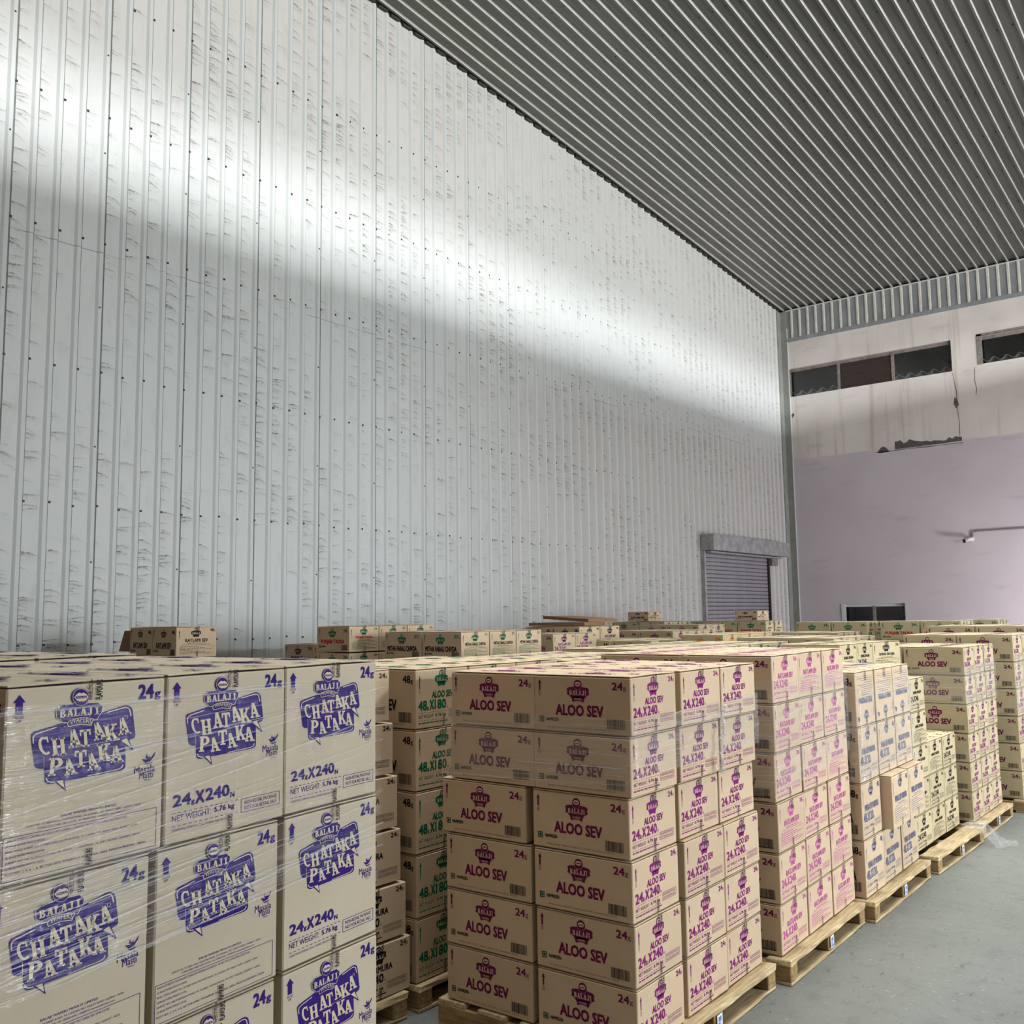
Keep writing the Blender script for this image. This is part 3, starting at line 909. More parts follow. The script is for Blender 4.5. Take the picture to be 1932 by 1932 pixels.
def art_wafers(w, h, var):
    """large violet artwork of the tall cartons"""
    a = Art(w, h); m = 'violet'
    H = hom([(50, 235), (1770, 95), (1700, 2349), (-54, 2820)])
    U = lambda pts: [(u * w, v * h) for u, v in map(H, pts)]
    out = [(295, 905), (300, 862), (328, 835), (600, 735), (1060, 595), (1310, 503), (1355, 502), (1390, 530), (1402, 570), (1430, 880), (1425, 915), (1400, 938), (1365, 950),
           (1318, 1000), (1318, 1290), (1300, 1325), (1265, 1345), (640, 1475), (510, 1508), (470, 1505), (442, 1475), (438, 1305), (390, 1312), (350, 1295), (332, 1262)]
    a.poly(U(out), m, 0)
    a.poly(U([(1238, 950), (1340, 903), (1412, 1100), (1330, 1030)]), m, 1); a.poly(U([(1268, 957), (1328, 924), (1386, 1058)]), 'paper', 2)
    a.poly(U([(530, 1458), (648, 1438), (670, 1596)]), m, 1); a.poly(U([(562, 1468), (634, 1456), (652, 1562)]), 'paper', 2)

    def stroke(pts, wd, mm, L):
        for (x0, y0), (x1, y1) in zip(pts, pts[1:]):
            l = math.hypot(x1 - x0, y1 - y0); nx, ny = -(y1 - y0) / l * wd / 2, (x1 - x0) / l * wd / 2
            a.poly(U([(x0 + nx, y0 + ny), (x1 + nx, y1 + ny), (x1 - nx, y1 - ny), (x0 - nx, y0 - ny)]), mm, L)
    stroke([(322, 985), (318, 915), (332, 880), (362, 858), (570, 780)], 13, 'paper', 1)
    stroke([(1120, 592), (1310, 530), (1345, 532), (1366, 555), (1382, 640)], 13, 'paper', 1)
    stroke([(452, 1428), (470, 1468), (510, 1482), (545, 1478)], 13, 'paper', 1)
    stroke([(900, 1408), (1230, 1330), (1272, 1308), (1288, 1270)], 10, 'paper', 1)
    stroke([(700, 1052), (1240, 945)], 4, 'paper', 1); stroke([(434, 1150), (434, 1300)], 4, 'paper', 1)

    def glyph(c, cx, cy_, gw, gh, rot, sh=0.0):
        t = math.radians(rot)
        for p in SLAB[c]:
            q = []
            for x, y in p:
                X = (x - .5) * gw + (y - .5) * sh * gh; Y = (y - .5) * gh
                q.append((cx + X * math.cos(t) - Y * math.sin(t), cy_ - (X * math.sin(t) + Y * math.cos(t))))
            a.poly(U(q), 'paper', 2)
    for g in (('C', 438, 1016, 130, 226, 12), ('H', 592, 1028, 150, 226, 8, .05), ('A', 757, 922, 150, 225, 8), ('T', 882, 922, 120, 220, 8, .08), ('A', 1022, 832, 150, 225, 14),
              ('K', 1162, 852, 150, 215, 8, 0), ('A', 1292, 770, 140, 225, 10),
              ('P', 562, 1282, 160, 228, 6, .18), ('A', 705, 1290, 140, 205, 10), ('T', 828, 1186, 130, 215, 8, .12), ('A', 952, 1224, 140, 215, 12), ('K', 1085, 1108, 145, 225, 8, .05),
              ('A', 1212, 1130, 140, 212, 6)):
        glyph(*g)
    # plate, word mark and banner
    a.poly(U([(560, 575), (565, 548), (612, 508), (618, 488), (780, 472), (1030, 456), (1040, 480), (1074, 512), (1066, 560), (1062, 590), (1030, 640), (1010, 690), (640, 728), (618, 700), (566, 660)]), 'paper', 3)
    a.poly(U([(569, 578), (573, 552), (618, 512), (625, 496), (780, 480), (1023, 464), (1033, 486), (1066, 516), (1058, 560), (1054, 588), (1022, 638), (1004, 680), (640, 718), (622, 694), (574, 655)]), m, 4)
    for c, x, y, gw, gh in (('B', 634, 606, 72, 100), ('A', 712, 597, 78, 100), ('L', 785, 590, 62, 98), ('A', 856, 580, 78, 98), ('J', 928, 570, 62, 100), ('I', 1004, 566, 46, 98)):
        for p in SLAB[c]:
            a.poly(U([(x + (X - .5) * gw, y - (Y - .5) * gh - (X - .5) * 8) for X, Y in p]), 'paper', 5)
    a.poly(U([(676, 738), (700, 690), (820, 655), (900, 655), (968, 672), (940, 758), (820, 745), (690, 778)]), 'paper', 5)
    a.poly(U([(684, 738), (706, 696), (820, 663), (900, 662), (958, 678), (934, 748), (820, 735), (696, 768)]), m, 6)
    v, f, _ = tmesh('WAFERS', 0.0)
    a.tri(U([(706 + q[0] * 236, 742 - 62 * q[1] - 30 * math.sin(math.pi * q[0]) + 4 * (1 - q[0])) for q in v]), f, 'paper', 7)
    el = lambda x, y, rx, ry, n=22: [(x + rx * math.cos(2 * math.pi * k / n), y + ry * math.sin(2 * math.pi * k / n)) for k in range(n)]
    a.poly(U(el(828, 393, 96, 118)), m, 5); a.poly(U(el(828, 393, 90, 112)), 'paper', 6); a.poly(U(el(828, 393, 84, 106)), m, 7)
    a.poly(U([(752, 395), (775, 360), (800, 338), (815, 335), (830, 348), (845, 335), (862, 338), (888, 358), (904, 390), (890, 425), (850, 448), (830, 440), (815, 452), (775, 430)]), 'paper', 8)
    a.poly(U([(770, 380), (885, 375), (890, 405), (772, 412)]), m, 9)
    v, f, _ = tmesh('BALAJI', 0.0); a.tri(U([(780 + q[0] * 100, 406 - 22 * q[1]) for q in v]), f, 'paper', 10)
    # registered mark, weights, arrow
    for aa in (0, 180): a.poly(U(ring(1330, 655, (20, 24), (16, 20), aa, aa + 180, 8)), 'paper', 1)
    a.text('24', .812 * w, .868 * h, .915 * w, .946 * h, m, 0, .035)
    a.text('g', .925 * w, .855 * h, .966 * w, .90 * h, m, 0, .03)
    a.poly([(.035 * w, .905 * h), (.07 * w, .945 * h), (.105 * w, .905 * h)], m); a.rect(.05 * w, .845 * h, .09 * w, .905 * h, m)
    a.text('THIS SIDE', .04 * w, .822 * h, .10 * w, .838 * h, m, 0, 0); a.text('UP', .055 * w, .803 * h, .085 * w, .817 * h, m, 0, 0)
    # flavour mark: chillies in a bowl
    a.poly([(.845 * w, .525 * h), (.87 * w, .50 * h), (.905 * w, .505 * h), (.935 * w, .535 * h), (.94 * w, .555 * h), (.915 * w, .53 * h), (.88 * w, .518 * h)], m)
    a.poly([(.872 * w, .525 * h), (.88 * w, .55 * h), (.888 * w, .528 * h), (.905 * w, .54 * h), (.897 * w, .52 * h)], m)
    a.poly([(.865 * w, .497 * h), (.885 * w, .487 * h), (.915 * w, .492 * h), (.925 * w, .50 * h), (.89 * w, .496 * h)], m)
    a.text('Masala', .795 * w, .444 * h, .94 * w, .487 * h, m, 0, .01); a.text('Masti', .832 * w, .412 * h, .928 * w, .452 * h, m, 0, .01); a.text('Flavour', .868 * w, .398 * h, .915 * w, .408 * h, m, 0, .0)
    if var == 0:
        a.text('24', .062 * w, .213 * h, .195 * w, .278 * h, m, 0, .035); a.text('g', .20 * w, .204 * h, .226 * w, .232 * h, m, 0, .03)
        a.text('X', .235 * w, .208 * h, .30 * w, .28 * h, m, 0, .04); a.text('240', .315 * w, .212 * h, .507 * w, .281 * h, m, 0, .035); a.text('N', .518 * w, .20 * h, .55 * w, .23 * h, m, 0, .03)
        a.dashes(.056 * w, .60 * w, .173 * h, .0016, m, 13); a.text('NET WEIGHT:', .056 * w, .125 * h, .36 * w, .162 * h, m, 0, .0); a.text('5.76 kg', .385 * w, .122 * h, .55 * w, .162 * h, m, 0, .02)
        a.dashes(.056 * w, .60 * w, .098 * h, .0016, m, 13)
        a.text('CONDITIONS: STORE IN A COOL, HYGIENIC AND DRY PLACE.', .058 * w, .068 * h, .52 * w, .084 * h, m, 0, .02)
        a.frame(.61 * w, .088 * h, .96 * w, .175 * h, .0014, m)
        a.text('NON-RETAIL PACKAGE', .64 * w, .137 * h, .93 * w, .160 * h, m, 0, .0); a.text('NOT FOR RETAIL SALE', .64 * w, .103 * h, .93 * w, .126 * h, m, 0, 0)
    else:
        a.text('BALAJI WAFERS PRIVATE LIMITED', .335 * w, .287 * h, .68 * w, .304 * h, m, 0, .03)
        a.text('SURVEY NO. 19, VAJDI (VAD), KALAWAD ROAD, TA. LODHIKA, DIST. RAJKOT-360021, GUJARAT - INDIA.', .134 * w, .266 * h, .85 * w, .280 * h, m, 0, 0)
        a.text('CONSUMER CARE EXECUTIVE: +91-7069014141 | WEBSITE: www.balajiwafers.com', .20 * w, .246 * h, .79 * w, .260 * h, m, 0, 0)
        a.frame(.012 * w, .02 * h, .96 * w, .238 * h, .0012, m)
        rows = [('MANUFACTURED BY: FOR MANUFACTURING UNIT ADDRESS & LICENSE NO., SEE FIRST TWO CHARACTERS OF BATCH NO.', .73, .02),
                ('(A) BALAJI WAFERS PRIVATE LIMITED.', .22, .03), ('REGD. OFFICE: SURVEY NO. 19, VAJDI (VAD), KALAWAD ROAD, TA. LODHIKA, DIST. RAJKOT-360021, GUJARAT - INDIA.', .80, 0),
                ('(B) BALAJI WAFERS PRIVATE LIMITED.', .22, .03), ('SURVEY NO. 460, KHERGAM ROAD, AT. KUNDI, VALSAD ROAD, TA. DIST. VALSAD, GUJARAT - INDIA.', .82, 0),
                ('(C) BALAJI WAFERS PRIVATE LIMITED.', .22, .03), ('PLOT NO. 2, 3, 4, 5, 6, SECTOR DMIC PITHAMPUR INDUSTRIAL AREA, MADHYA PRADESH - INDIA.', .86, 0)]
        y = .212
        for t, x1, b in rows:
            a.text(t, .028 * w, y * h, (.028 + x1) * w, (y + .014) * h, m, 0, b); y -= .027
    return a


# ------------------------------------------------------------------ cartons
PROD = {}
_bodies = {}


def front_place(w): return lambda x, y, o: (-w + x, -o, y)
def side_place(): return lambda x, y, o: (o, x, y)
def side_flip(w, h): return lambda x, y, o: (o, w - x, h - y)


def product(key, bw, bd, bh, body, ink, **k):
    w, d, h = bw - .010, bd - .008, bh - .003
    if key == 'wafers':
        arts = [art_wafers(d, h, 0), art_wafers(d, h, 1)]
        fr = art_wafers(w, h, 0)
    else:
        arts = [art_side(d, h, k['t'], k.get('side', ink), k.get('q', '24'), k.get('n', '240'), v, k.get('it')) for v in (0, 1)]
        fr = art_front(w, h, k['t'], k.get('front', ink), k.get('q', '24'), k.get('it'))
    # body with a slightly sunken top carrying two flaps
    P = dict(dims=(w, d, h), body_mat=body)
    P['side'] = [a.mesh('printed_side', side_place()) for a in arts]
    P['sideflip'] = [a.mesh('printed_side', side_flip(d, h)) for a in arts]
    P['front'] = fr.mesh('printed_front', front_place(w))
    top = Art(w, d)
    for k2 in range(2):
        y = d * (.12 + .52 * k2)
        top.text(k.get('t', 'CHATAKA PATAKA'), w * .25, y + d * .02, w * .75, y + d * .12, ink, 0, .02); logo(top, w * .5, y + d * .30, w * .22, ink, True)
        top.text('24', w * .84, y + .16 * d, w * .94, y + .24 * d, ink, 0, .03)
    P['top'] = top.mesh('printed_top', lambda x, y, o: (-w + x, y, h + o))
    mb = MB(); c = .004
    x0, x1, y0, y1, z1 = -w, 0, 0, d, h - .010
    mb.box((x0 + c, y0, .001), (x1 - c, y1, z1)); 
    bm = bmesh.new(); bmesh.ops.create_cube(bm, size=1)
    for v in bm.verts: v.co = Vector((-w / 2 + v.co.x * w, d / 2 + v.co.y * d, (v.co.z + .5) * z1 + .0005))
    bmesh.ops.bevel(bm, geom=list(bm.edges), offset=.0035, segments=1, affect='EDGES')
    me = bpy.data.meshes.new('carton'); bm.to_mesh(me); bm.free(); me.materials.append(M[body]); P['body'] = me
    fl = []
    for s in (0, 1):
        bm = bmesh.new(); bmesh.ops.create_cube(bm, size=1)
        ya, yb = (0.0015, d / 2 - .0015) if s == 0 else (d / 2 + .0015, d - .0015)
        for v in bm.verts:
            zz = h - .0045 + (v.co.z) * .004
            outer = (v.co.y < 0) == (s == 0)
            v.co = Vector((-w / 2 + v.co.x * (w - .003), ya if v.co.y < 0 else yb, zz + (.002 if not outer else 0)))
        bmesh.ops.bevel(bm, geom=list(bm.edges), offset=.0012, segments=1, affect='EDGES')
        me = bpy.data.meshes.new('top_flap'); bm.to_mesh(me); bm.free(); me.materials.append(M[body]); fl.append(me)
    P['flaps'] = fl
    # tape over the seam, wrapping down the aisle face, with black lettering
    tw = .024; L = .046 if key == 'wafers' else min(.06, h * .22); o = .0036; yc = d / 2
    P['tape'] = mesh('tape_strip', [(-w, yc - tw, h + .0012), (o, yc - tw, h + .0012), (o, yc + tw, h + .0012), (-w, yc + tw, h + .0012), (o, yc - tw, h - L), (o, yc + tw, h - L)],
                     [(0, 1, 2, 3), (1, 4, 5, 2)], ['tape'])
    P['tape2'] = mesh('tape_strip', [(o, yc - tw, .002), (o, yc + tw, .002), (o, yc + tw, L * .9), (o, yc - tw, L * .9)], [(0, 1, 2, 3)], ['tape'])
    tp = MB()
    for (txt, off, za, zb) in (('WAFERS ZYADA', -.012, h - L, h - .004), ('FLAVOURS', .008, h - L, h - .002), ('FLAVOURS', -.004, .004, L * .85)):
        v, f, _ = tmesh(txt, .02 if 'ZY' in txt else .035)
        n = len(tp.v); ww = .012 if 'ZY' in txt else .016
        tp.v += [(o + .0006, yc + off + (1 - a[1]) * ww, za + a[0] * (zb - za)) for a in v]
        tp.f += [tuple(n + i for i in ff) for ff in f]; tp.i += [0] * len(f)
    P['tapetext'] = tp.me('tape_lettering', ['black'])
    PROD[key] = P


product('wafers', .55, .395, .4055, 'kraft_pale', 'violet')
product('aloo', .50, .405, .249, 'kraft', 'magenta', t='ALOO SEV', front='plum')
product('aloo2', .50, .335, .239, 'kraft_yellow', 'magenta', t='ALOO SEV', front='plum')
product('aloo7', .50, .38, .251, 'kraft_yellow', 'magenta', t='ALOO SEV', front='plum')
product('ratlami', .52, .395, .254, 'kraft', 'pink', t='RATLAMI SEV', front='plum')
product('murmura', .52, .385, .3425, 'kraft', 'slate', t='MASALA SEV MURMURA', front='black', q='48', n='120')
product('shing', .50, .385, .249, 'kraft_yellow', 'black', t='SHING BHUJIA')
product('bhujia', .50, .405, .2505, 'kraft', 'black', t='MURMURA')
product('green48', .50, .40, .299, 'kraft', 'green', t='ALOO SEV', front='black', q='48', n='180')
product('punjabi', .49, .40, .26, 'kraft', 'green', t='PUNJABI TADKA', it='red')
product('punjabi2', .49, .30, .26, 'kraft_yellow', 'green', t='PUNJABI TADKA', it='red')
product('chivda', .50, .40, .26, 'kraft', 'green', t='MITHA FARALI CHIVDA', q='37', it='black')
product('rat48', .40, .42, .28, 'kraft', 'black', t='RATLAMI SEV', q='48')
product('orange', .50, .40, .25, 'kraft_yellow', 'orange', t='TIKHI SEV')
product('ratplum', .50, .40, .25, 'kraft_yellow', 'magenta', t='RATLAMI SEV', front='magenta')

INKNAME = dict(wafers='violet', aloo='magenta', aloo2='magenta', aloo7='magenta', ratlami='pink', murmura='slate-blue', shing='black', bhujia='black', green48='green', punjabi='green and red',
               punjabi2='green and red', chivda='green', rat48='black', orange='orange', ratplum='magenta')
NTH = ['top', 'second', 'third', 'fourth', 'fifth', 'sixth', 'seventh']


def make_carton(key, mwx, label, group, var=0, flip=False, top=True, flaps=True, side=True, front=True):
    P = PROD[key]
    o = link('carton', P['body'], mw=mwx)
    tag(o, label, 'cardboard box', group)
    if flaps:
        for f in P['flaps']: link('top_flap', f, o)
    if top or flaps: link('tape_strip', P['tape'], o)
    if flaps and side: link('tape_strip', P['tape2'], o)
    for nm_, me_ in (('tape_lettering', P['tapetext'] if side else None), ('printed_side', P['sideflip' if flip else 'side'][var] if side else None), ('printed_front', P['front'] if front else None), ('printed_top', P['top'] if top else None)):
        if me_ is not None: link(nm_, me_, o)['kind'] = 'stuff'
    return o


rj = random.Random(11)
hidden = {}


def stack(key, X, Y, a, nx, ny, nz, bw, bd, bh, desc, z0=.125, lean=(0, 0), shell='full', gaps=(0, 0, 0, 0), flip=(), skip=None, var=None, jit=.004, rows_off=None, maxk=None):
    """corner (X, Y) is the aisle-side, camera-side corner; grid runs to -x and +y, layers upward"""
    ca, sa = math.cos(a), math.sin(a)
    group = f'cartons {desc}'
    cols = {(0, 0): 'corner column', (0, 1): 'middle aisle column', (0, 2): 'end aisle column', (1, 0): 'inner front column', (1, 1): 'inner middle column', (1, 2): 'inner end column', (2, 0): 'third front column', (2, 1): 'third rear column'}
    hb = MB()
    if shell in ('back', 'top'):
        top_ = z0 + nz * bh; bh = PROD[key]['dims'][2] + .003; z0 = top_ - nz * bh
    for k in range(nz):
        for i in range(nx):
            for j in range(ny):
                if skip and skip(i, j, k): continue
                topmost = k == nz - 1 or (skip and skip(i, j, k + 1))
                vis = i == 0 or j == 0 or topmost
                if shell == 'back': vis = (k >= nz - 1) or (k == nz - 2 and (i == 0 or j == 0))
                if shell == 'top': vis = topmost
                if shell == 'side': vis = i == 0 and j >= ny - 2 or topmost
                x = -i * bw; y = j * bd + gaps[j]
                x += lean[0] * k; y += lean[1] * k
                if rows_off: dx, dy = rows_off(i, j, k); x += dx; y += dy
                jx, jy, jr = rj.uniform(-jit, jit), rj.uniform(-jit * .3, jit * .3), rj.uniform(-.006, .006)
                z = z0 + k * bh
                if not vis:
                    P = PROD[key]['dims']
                    cx, cy_ = X + x * ca - y * sa, Y + x * sa + y * ca
                    hb.box((x - P[0] + .01, y + .01, z + .001), (x - .01, y + P[1] - .01, z + P[2]))
                    continue
                wx, wy = X + (x + jx) * ca - (y + jy) * sa, Y + (x + jx) * sa + (y + jy) * ca
                mwx = Matrix.Translation((wx, wy, z)) @ Matrix.Rotation(a + jr, 4, 'Z')
                kk = nz - 1 - k
                lab = f"{INKNAME[key]}-printed carton, {NTH[kk]}{' layer' if kk == 0 else ' from top'}, {cols.get((i, j), 'rear column')}, {desc}"
                vv = var(i, j, k) if var else rj.choice((0, 0, 1))
                make_carton(key, mwx, lab, group, vv, flip=k in flip, top=topmost, flaps=topmost or shell == 'full',
                            side=i == 0 or bool(skip and skip(i - 1, j, k)), front=j == 0 or bool(skip and skip(i, j - 1, k)))
    if hb.v:
        if shell in ('back', 'top'): hb.box((-nx * bw, 0, 0), (-.01, ny * bd, z0 - .002), 1)
        me = hb.me('cartons_inside', [PROD[key]['body_mat'], 'wood_x'])
        o = link('cartons_inside', me, mw=Matrix.Translation((X, Y, 0)) @ Matrix.Rotation(a, 4, 'Z'))
        tag(o, f'brown cartons hidden inside and below, {desc}', 'cardboard box', None, 'stuff')


# pallets --------------------------------------------------------------
def pallet_mesh(kind, w, d):
    k = (kind, w, d)
    if k in _bodies: return _bodies[k]
    if kind == 'stringer': me = bevelbox('stringer', w, .09, .082, .004, ['wood_x'], .0025)
    elif kind == 'deck_board': me = bevelbox('deck_board', .16, d, .022, .003, ['wood_y'], .004)
    elif kind == 'edge_board': me = bevelbox('edge_board', .13, d, .028, .004, ['wood_y'], .006)
    elif kind == 'bottom_board': me = bevelbox('bottom_board', .12, d, .017, .003, ['wood_y'], .003)
    _bodies[k] = me
    return me


stk = MB(); stk.box((0, 0, 0), (.002, .052, .062), 0)
for q, (a0, b0, c0, d0) in enumerate([(.008, .006, .044, .018), (.010, .022, .030, .030), (.012, .034, .040, .054)]): stk.box((.0018, a0, b0), (.003, c0, d0), 1)
sticker_me = stk.me('label_sticker', ['white', 'blueink'])


def pallet(X, Y, a, w, d, desc, sticker=True):
    r = link('pallet', None, mw=Matrix.Translation((X, Y, 0)) @ Matrix.Rotation(a, 4, 'Z'))
    tag(r, f'wooden pallet carrying the {desc}', 'pallet', 'wooden pallets under the cartons')
    for y in (0, d / 2 - .045, d - .09):
        s = link('stringer', pallet_mesh('stringer', w, d), r, loc=(-w, y, .018))
    if sticker:
        s = link('label_sticker', sticker_me, r, loc=(.004, d / 2 - .03, .03)); s['label'] = 'small white sticker with blue marks'
    n = 5
    for q in range(n):
        x = -w + (w - .16) * q / (n - 1)
        if q == n - 1: link('deck_board', pallet_mesh('edge_board', w, d), r, loc=(-.13, 0, .0915))
        else: link('deck_board', pallet_mesh('deck_board', w, d), r, loc=(x, 0, .0990))
    for x in (-w, -w / 2 - .06, -.12): link('bottom_board', pallet_mesh('bottom_board', w, d), r, loc=(x, 0, .001))


# ---- the aisle row, from the camera outwards
A1 = .130
def fwd(xp, yp, a): return (xp * math.cos(a) - yp * math.sin(a), xp * math.sin(a) + yp * math.cos(a))


x, y = fwd(-1.92, 1.137, A1)
nm = 'tall violet stack'
def off1(i, j, k):
    return ((0, -.03 + .012 * j) if k == 2 and i == 0 and j < 2 else (0, -.02 * (2 - j)) if k == 1 and i == 0 else (.0, 0))
stack('wafers', x, y, A1, 2, 3, 4, .55, .397, .4055, 'tall violet stack', rows_off=off1, var=lambda i, j, k: {(3, 0): 1, (3, 1): 0, (3, 2): 0, (2, 0): 1, (2, 1): 1, (2, 2): 0}.get((k, j), j % 2))
px, py = fwd(-1.90, 1.12, A1); pallet(px, py, A1, 1.08, 1.22, 'tall violet cartons')
x, y = fwd(-3.13, 1.10, .115)
stack('wafers', x, y, .115, 2, 3, 4, .55, .397, .4075, 'second violet stack behind', shell='top', jit=.01)

def off2(i, j, k):
    if k <= 3: return (-.012 if i else .0, 0) if k != 3 else (-.012 if i == 0 else -.035, 0)
    return (.012 * (k == 5) - (.0 if i == 0 else -.014), 0)
stack('aloo', -2.150, 3.402, .028, 2, 3, 6, .505, .415, .249, 'magenta stack with film knot', gaps=(0, .028, .022, 0), rows_off=off2, var=lambda i, j, k: 0)
pallet(-2.10, 3.385, .028, 1.10, 1.30, 'magenta cartons with film knot')
stack('ratlami', -2.140, 4.79, .045, 2, 3, 6, .532, .398, .254, 'pink stack', var=lambda i, j, k: [[0, 1, 1], [0, 0, 0], [0, 0, 1], [1, 0, 0], [0, 0, 1], [0, 1, 1]][5 - k][j], gaps=(0, .004, .008, 0))
pallet(-2.085, 4.755, .035, 1.15, 1.20, 'pink-printed cartons')
stack('murmura', -2.140, 6.03, .03, 2, 3, 4, .53, .388, .3425, 'slate-blue wrapped stack', flip=(3,), rows_off=lambda i, j, k: (.07 if k == 1 and j > 0 else 0, .012 * j), var=lambda i, j, k: 1 if (k == 3 or (k == 1 and j > 0)) else 0)
pallet(-2.075, 5.99, .02, 1.15, 1.23, 'slate-blue printed cartons')
stack('shing', -2.225, 7.385, .01, 2, 3, 6, .505, .389, .249, 'half-unloaded black stack', skip=lambda i, j, k: (i == 0 and ((k >= 3 and j > 0) or k == 5)) or (i == 1 and j == 2 and k >= 3),
      var=lambda i, j, k: 1 if (k + j) % 2 else 0)
for k in range(3):
    make_carton('shing', Matrix.Translation((-2.74, 8.175, .125 + (3 + k) * .249)) @ Matrix.Rotation(-.30, 4, 'Z'), f'black-printed carton turned askew, {NTH[2 - k]} of three, on the half-unloaded black stack',
                'cartons half-unloaded black stack', 1)
pallet(-2.075, 7.33, -.012, 1.2, 1.22, 'half-unloaded black-printed cartons')
stack('aloo2', -2.160, 8.69, .0, 2, 3, 6, .505, .338, .2395, 'wrapped magenta stack past the black one', gaps=(0, .012, .012, 0), var=lambda i, j, k: 0)
pallet(-2.085, 8.66, .0, 1.13, 1.08, 'wrapped magenta cartons past the black ones')
stack('aloo7', -2.035, 9.965, .0, 2, 3, 6, .51, .385, .2515, 'farthest magenta stack', var=lambda i, j, k: 0)
pallet(-1.99, 9.95, .0, 1.15, 1.2, 'farthest magenta cartons')
stack('aloo7', -2.2, 11.4, .0, 2, 3, 6, .51, .385, .262, 'low stack behind the farthest magenta', shell='back')

# ---- second row
stack('bhujia', -3.386, 2.165, .0, 2, 3, 6, .505, .398, .2505, 'black stack in the dark gap', shell='side', lean=(-.004, -.023), var=lambda i, j, k: 0)
pallet(-3.36, 2.08, .0, 1.1, 1.24, 'black-printed cartons in the dark gap')
stack('green48', -3.385, 3.40, .01, 2, 3, 5, .505, .403, .299, 'green stack beside the dark gap', rows_off=lambda i, j, k: (0, .0), var=lambda i, j, k: 0)
pallet(-3.35, 3.39, .01, 1.1, 1.25, 'green-printed cartons by the dark gap')
stack('ratplum', -3.42, 4.76, .0, 2, 3, 6, .505, .402, .246, 'stack behind the film knot', shell='top')
stack('ratplum', -3.42, 6.05, .0, 2, 3, 6, .505, .402, .249, 'stack behind the pink one', shell='top')
stack('shing', -3.45, 7.35, .0, 2, 2, 6, .505, .389, .249, 'stack behind the slate-blue one', shell='back')
# ---- rear rows, seen over the tops
stack('chivda', -5.84, 6.45, .0, 2, 3, 6, .505, .402, .269, 'chivda-style green stack'.replace('chivda-style ', 'plain '), shell='back', var=lambda i, j, k: 1)
stack('punjabi', -7.18, 6.30, .0, 1, 3, 6, .49, .402, .279, 'red-lettered stack near the wall', shell='back', var=lambda i, j, k: j > 0 and 1 or 1)
stack('rat48', -7.72, 4.75, .0, 2, 1, 6, .40, .425, .2825, 'lone pair by the wall', shell='back', var=lambda i, j, k: 1)
stack('bhujia', -8.15, 6.65, .0, 1, 1, 6, .50, .40, .246, 'single low column by the wall', shell='back')
stack('ratplum', -5.88, 7.90, .0, 1, 2, 6, .505, .402, .2605, 'low stack after the green one', shell='back')
stack('rat48', -6.28, 8.95, .0, 2, 2, 6, .405, .425, .2705, 'stack under the leaning sheets', shell='back')
stack('shing', -5.20, 8.70, .0, 2, 3, 6, .505, .389, .2455, 'low black stack in the middle', shell='back')
stack('orange', -4.48, 8.90, .0, 1, 3, 6, .505, .402, .2555, 'orange stack', shell='back', var=lambda i, j, k: 1)
stack('punjabi2', -7.70, 13.3, .0, 2, 3, 6, .50, .305, .272, 'red-lettered stack below the shutter', shell='back')
stack('punjabi2', -6.35, 14.1, .0, 2, 2, 6, .50, .33, .2705, 'red-lettered stack before the shutter', shell='back')
stack('punjabi2', -8.00, 16.0, .0, 2, 2, 6, .50, .33, .2675, 'red-lettered stack against the shutter', shell='back')
stack('ratplum', -4.30, 11.6, .0, 3, 2, 6, .505, .402, .2495, 'magenta row before the end wall', shell='back')
stack('punjabi2', -3.20, 12.85, .0, 2, 2, 6, .505, .33, .2695, 'red-lettered stack near the aisle end', shell='back')
stack('punjabi2', -4.36, 12.85, .0, 2, 2, 6, .505, .33, .2690, 'green-badged stack below the small window', shell='back')
stack('punjabi2', -3.30, 15.3, .0, 1, 2, 6, .505, .36, .268, 'last stack before the end wall', shell='back')
stack('ratplum', -3.45, 9.2, .0, 2, 3, 6, .505, .402, .249, 'stack inside the wrapped magenta', shell='top')
stack('ratplum', -5.9, 10.4, .0, 2, 3, 6, .505, .402, .257, 'wide stack in the middle', shell='back')
stack('ratplum', -6.4, 12.0, .0, 2, 2, 6, .505, .402, .266, 'stack before the red-lettered ones', shell='back')

for (px, py, pz, key, a, lab) in ((-8.0, 12.88, 1.760, 'rat48', 0, 'black-printed carton, larger of the pair lying on the red-lettered stack'),
                                  (-6.5, 13.68, 1.752, 'rat48', .0, 'plain brown carton lying alone before the shutter'),
                                  ):
    make_carton(key, Matrix.Translation((px, py + .45, pz)) @ Matrix.Rotation(a, 4, 'Z') @ Matrix.Diagonal((1, 1, .55, 1)), lab, 'loose cartons on the stacks', 0)
# flattened cartons lying crossed on a stack
for (px, py, pz, ry_, rz_) in ((-6.25, 9.0, 1.752, .0, .1), (-6.3, 9.15, 1.790, .055, -.15)):
    mb = MB(); mb.box((-.75, 0, 0), (.0, .5, .035))
    o = link('flattened_carton', mb.me('flattened_carton', ['kraft_edge']), mw=Matrix.Translation((px, py, pz)) @ Matrix.Rotation(rz_, 4, 'Z') @ Matrix.Rotation(ry_, 4, 'Y'))
    tag(o, 'flattened brown carton, ' + ('lower' if pz < 1.78 else 'upper') + ' of two crossed sheets on a rear stack', 'cardboard sheet', 'flattened cartons')
mb = MB(); mb.prism([(-.36, 0), (0, 0), (0, .20), (-.26, .20)], lambda u, w, t: (u, t, w), 0, .012)
o = link('cardboard_sheet', mb.me('cardboard_sheet', ['kraft_edge']), mw=Matrix.Translation((-8.53, 4.85, 1.58)))
tag(o, 'grey-brown cardboard sheet propped beside the lone pair by the wall', 'cardboard sheet')

# ---- stretch film -----------------------------------------------------
from mathutils import noise as mnoise


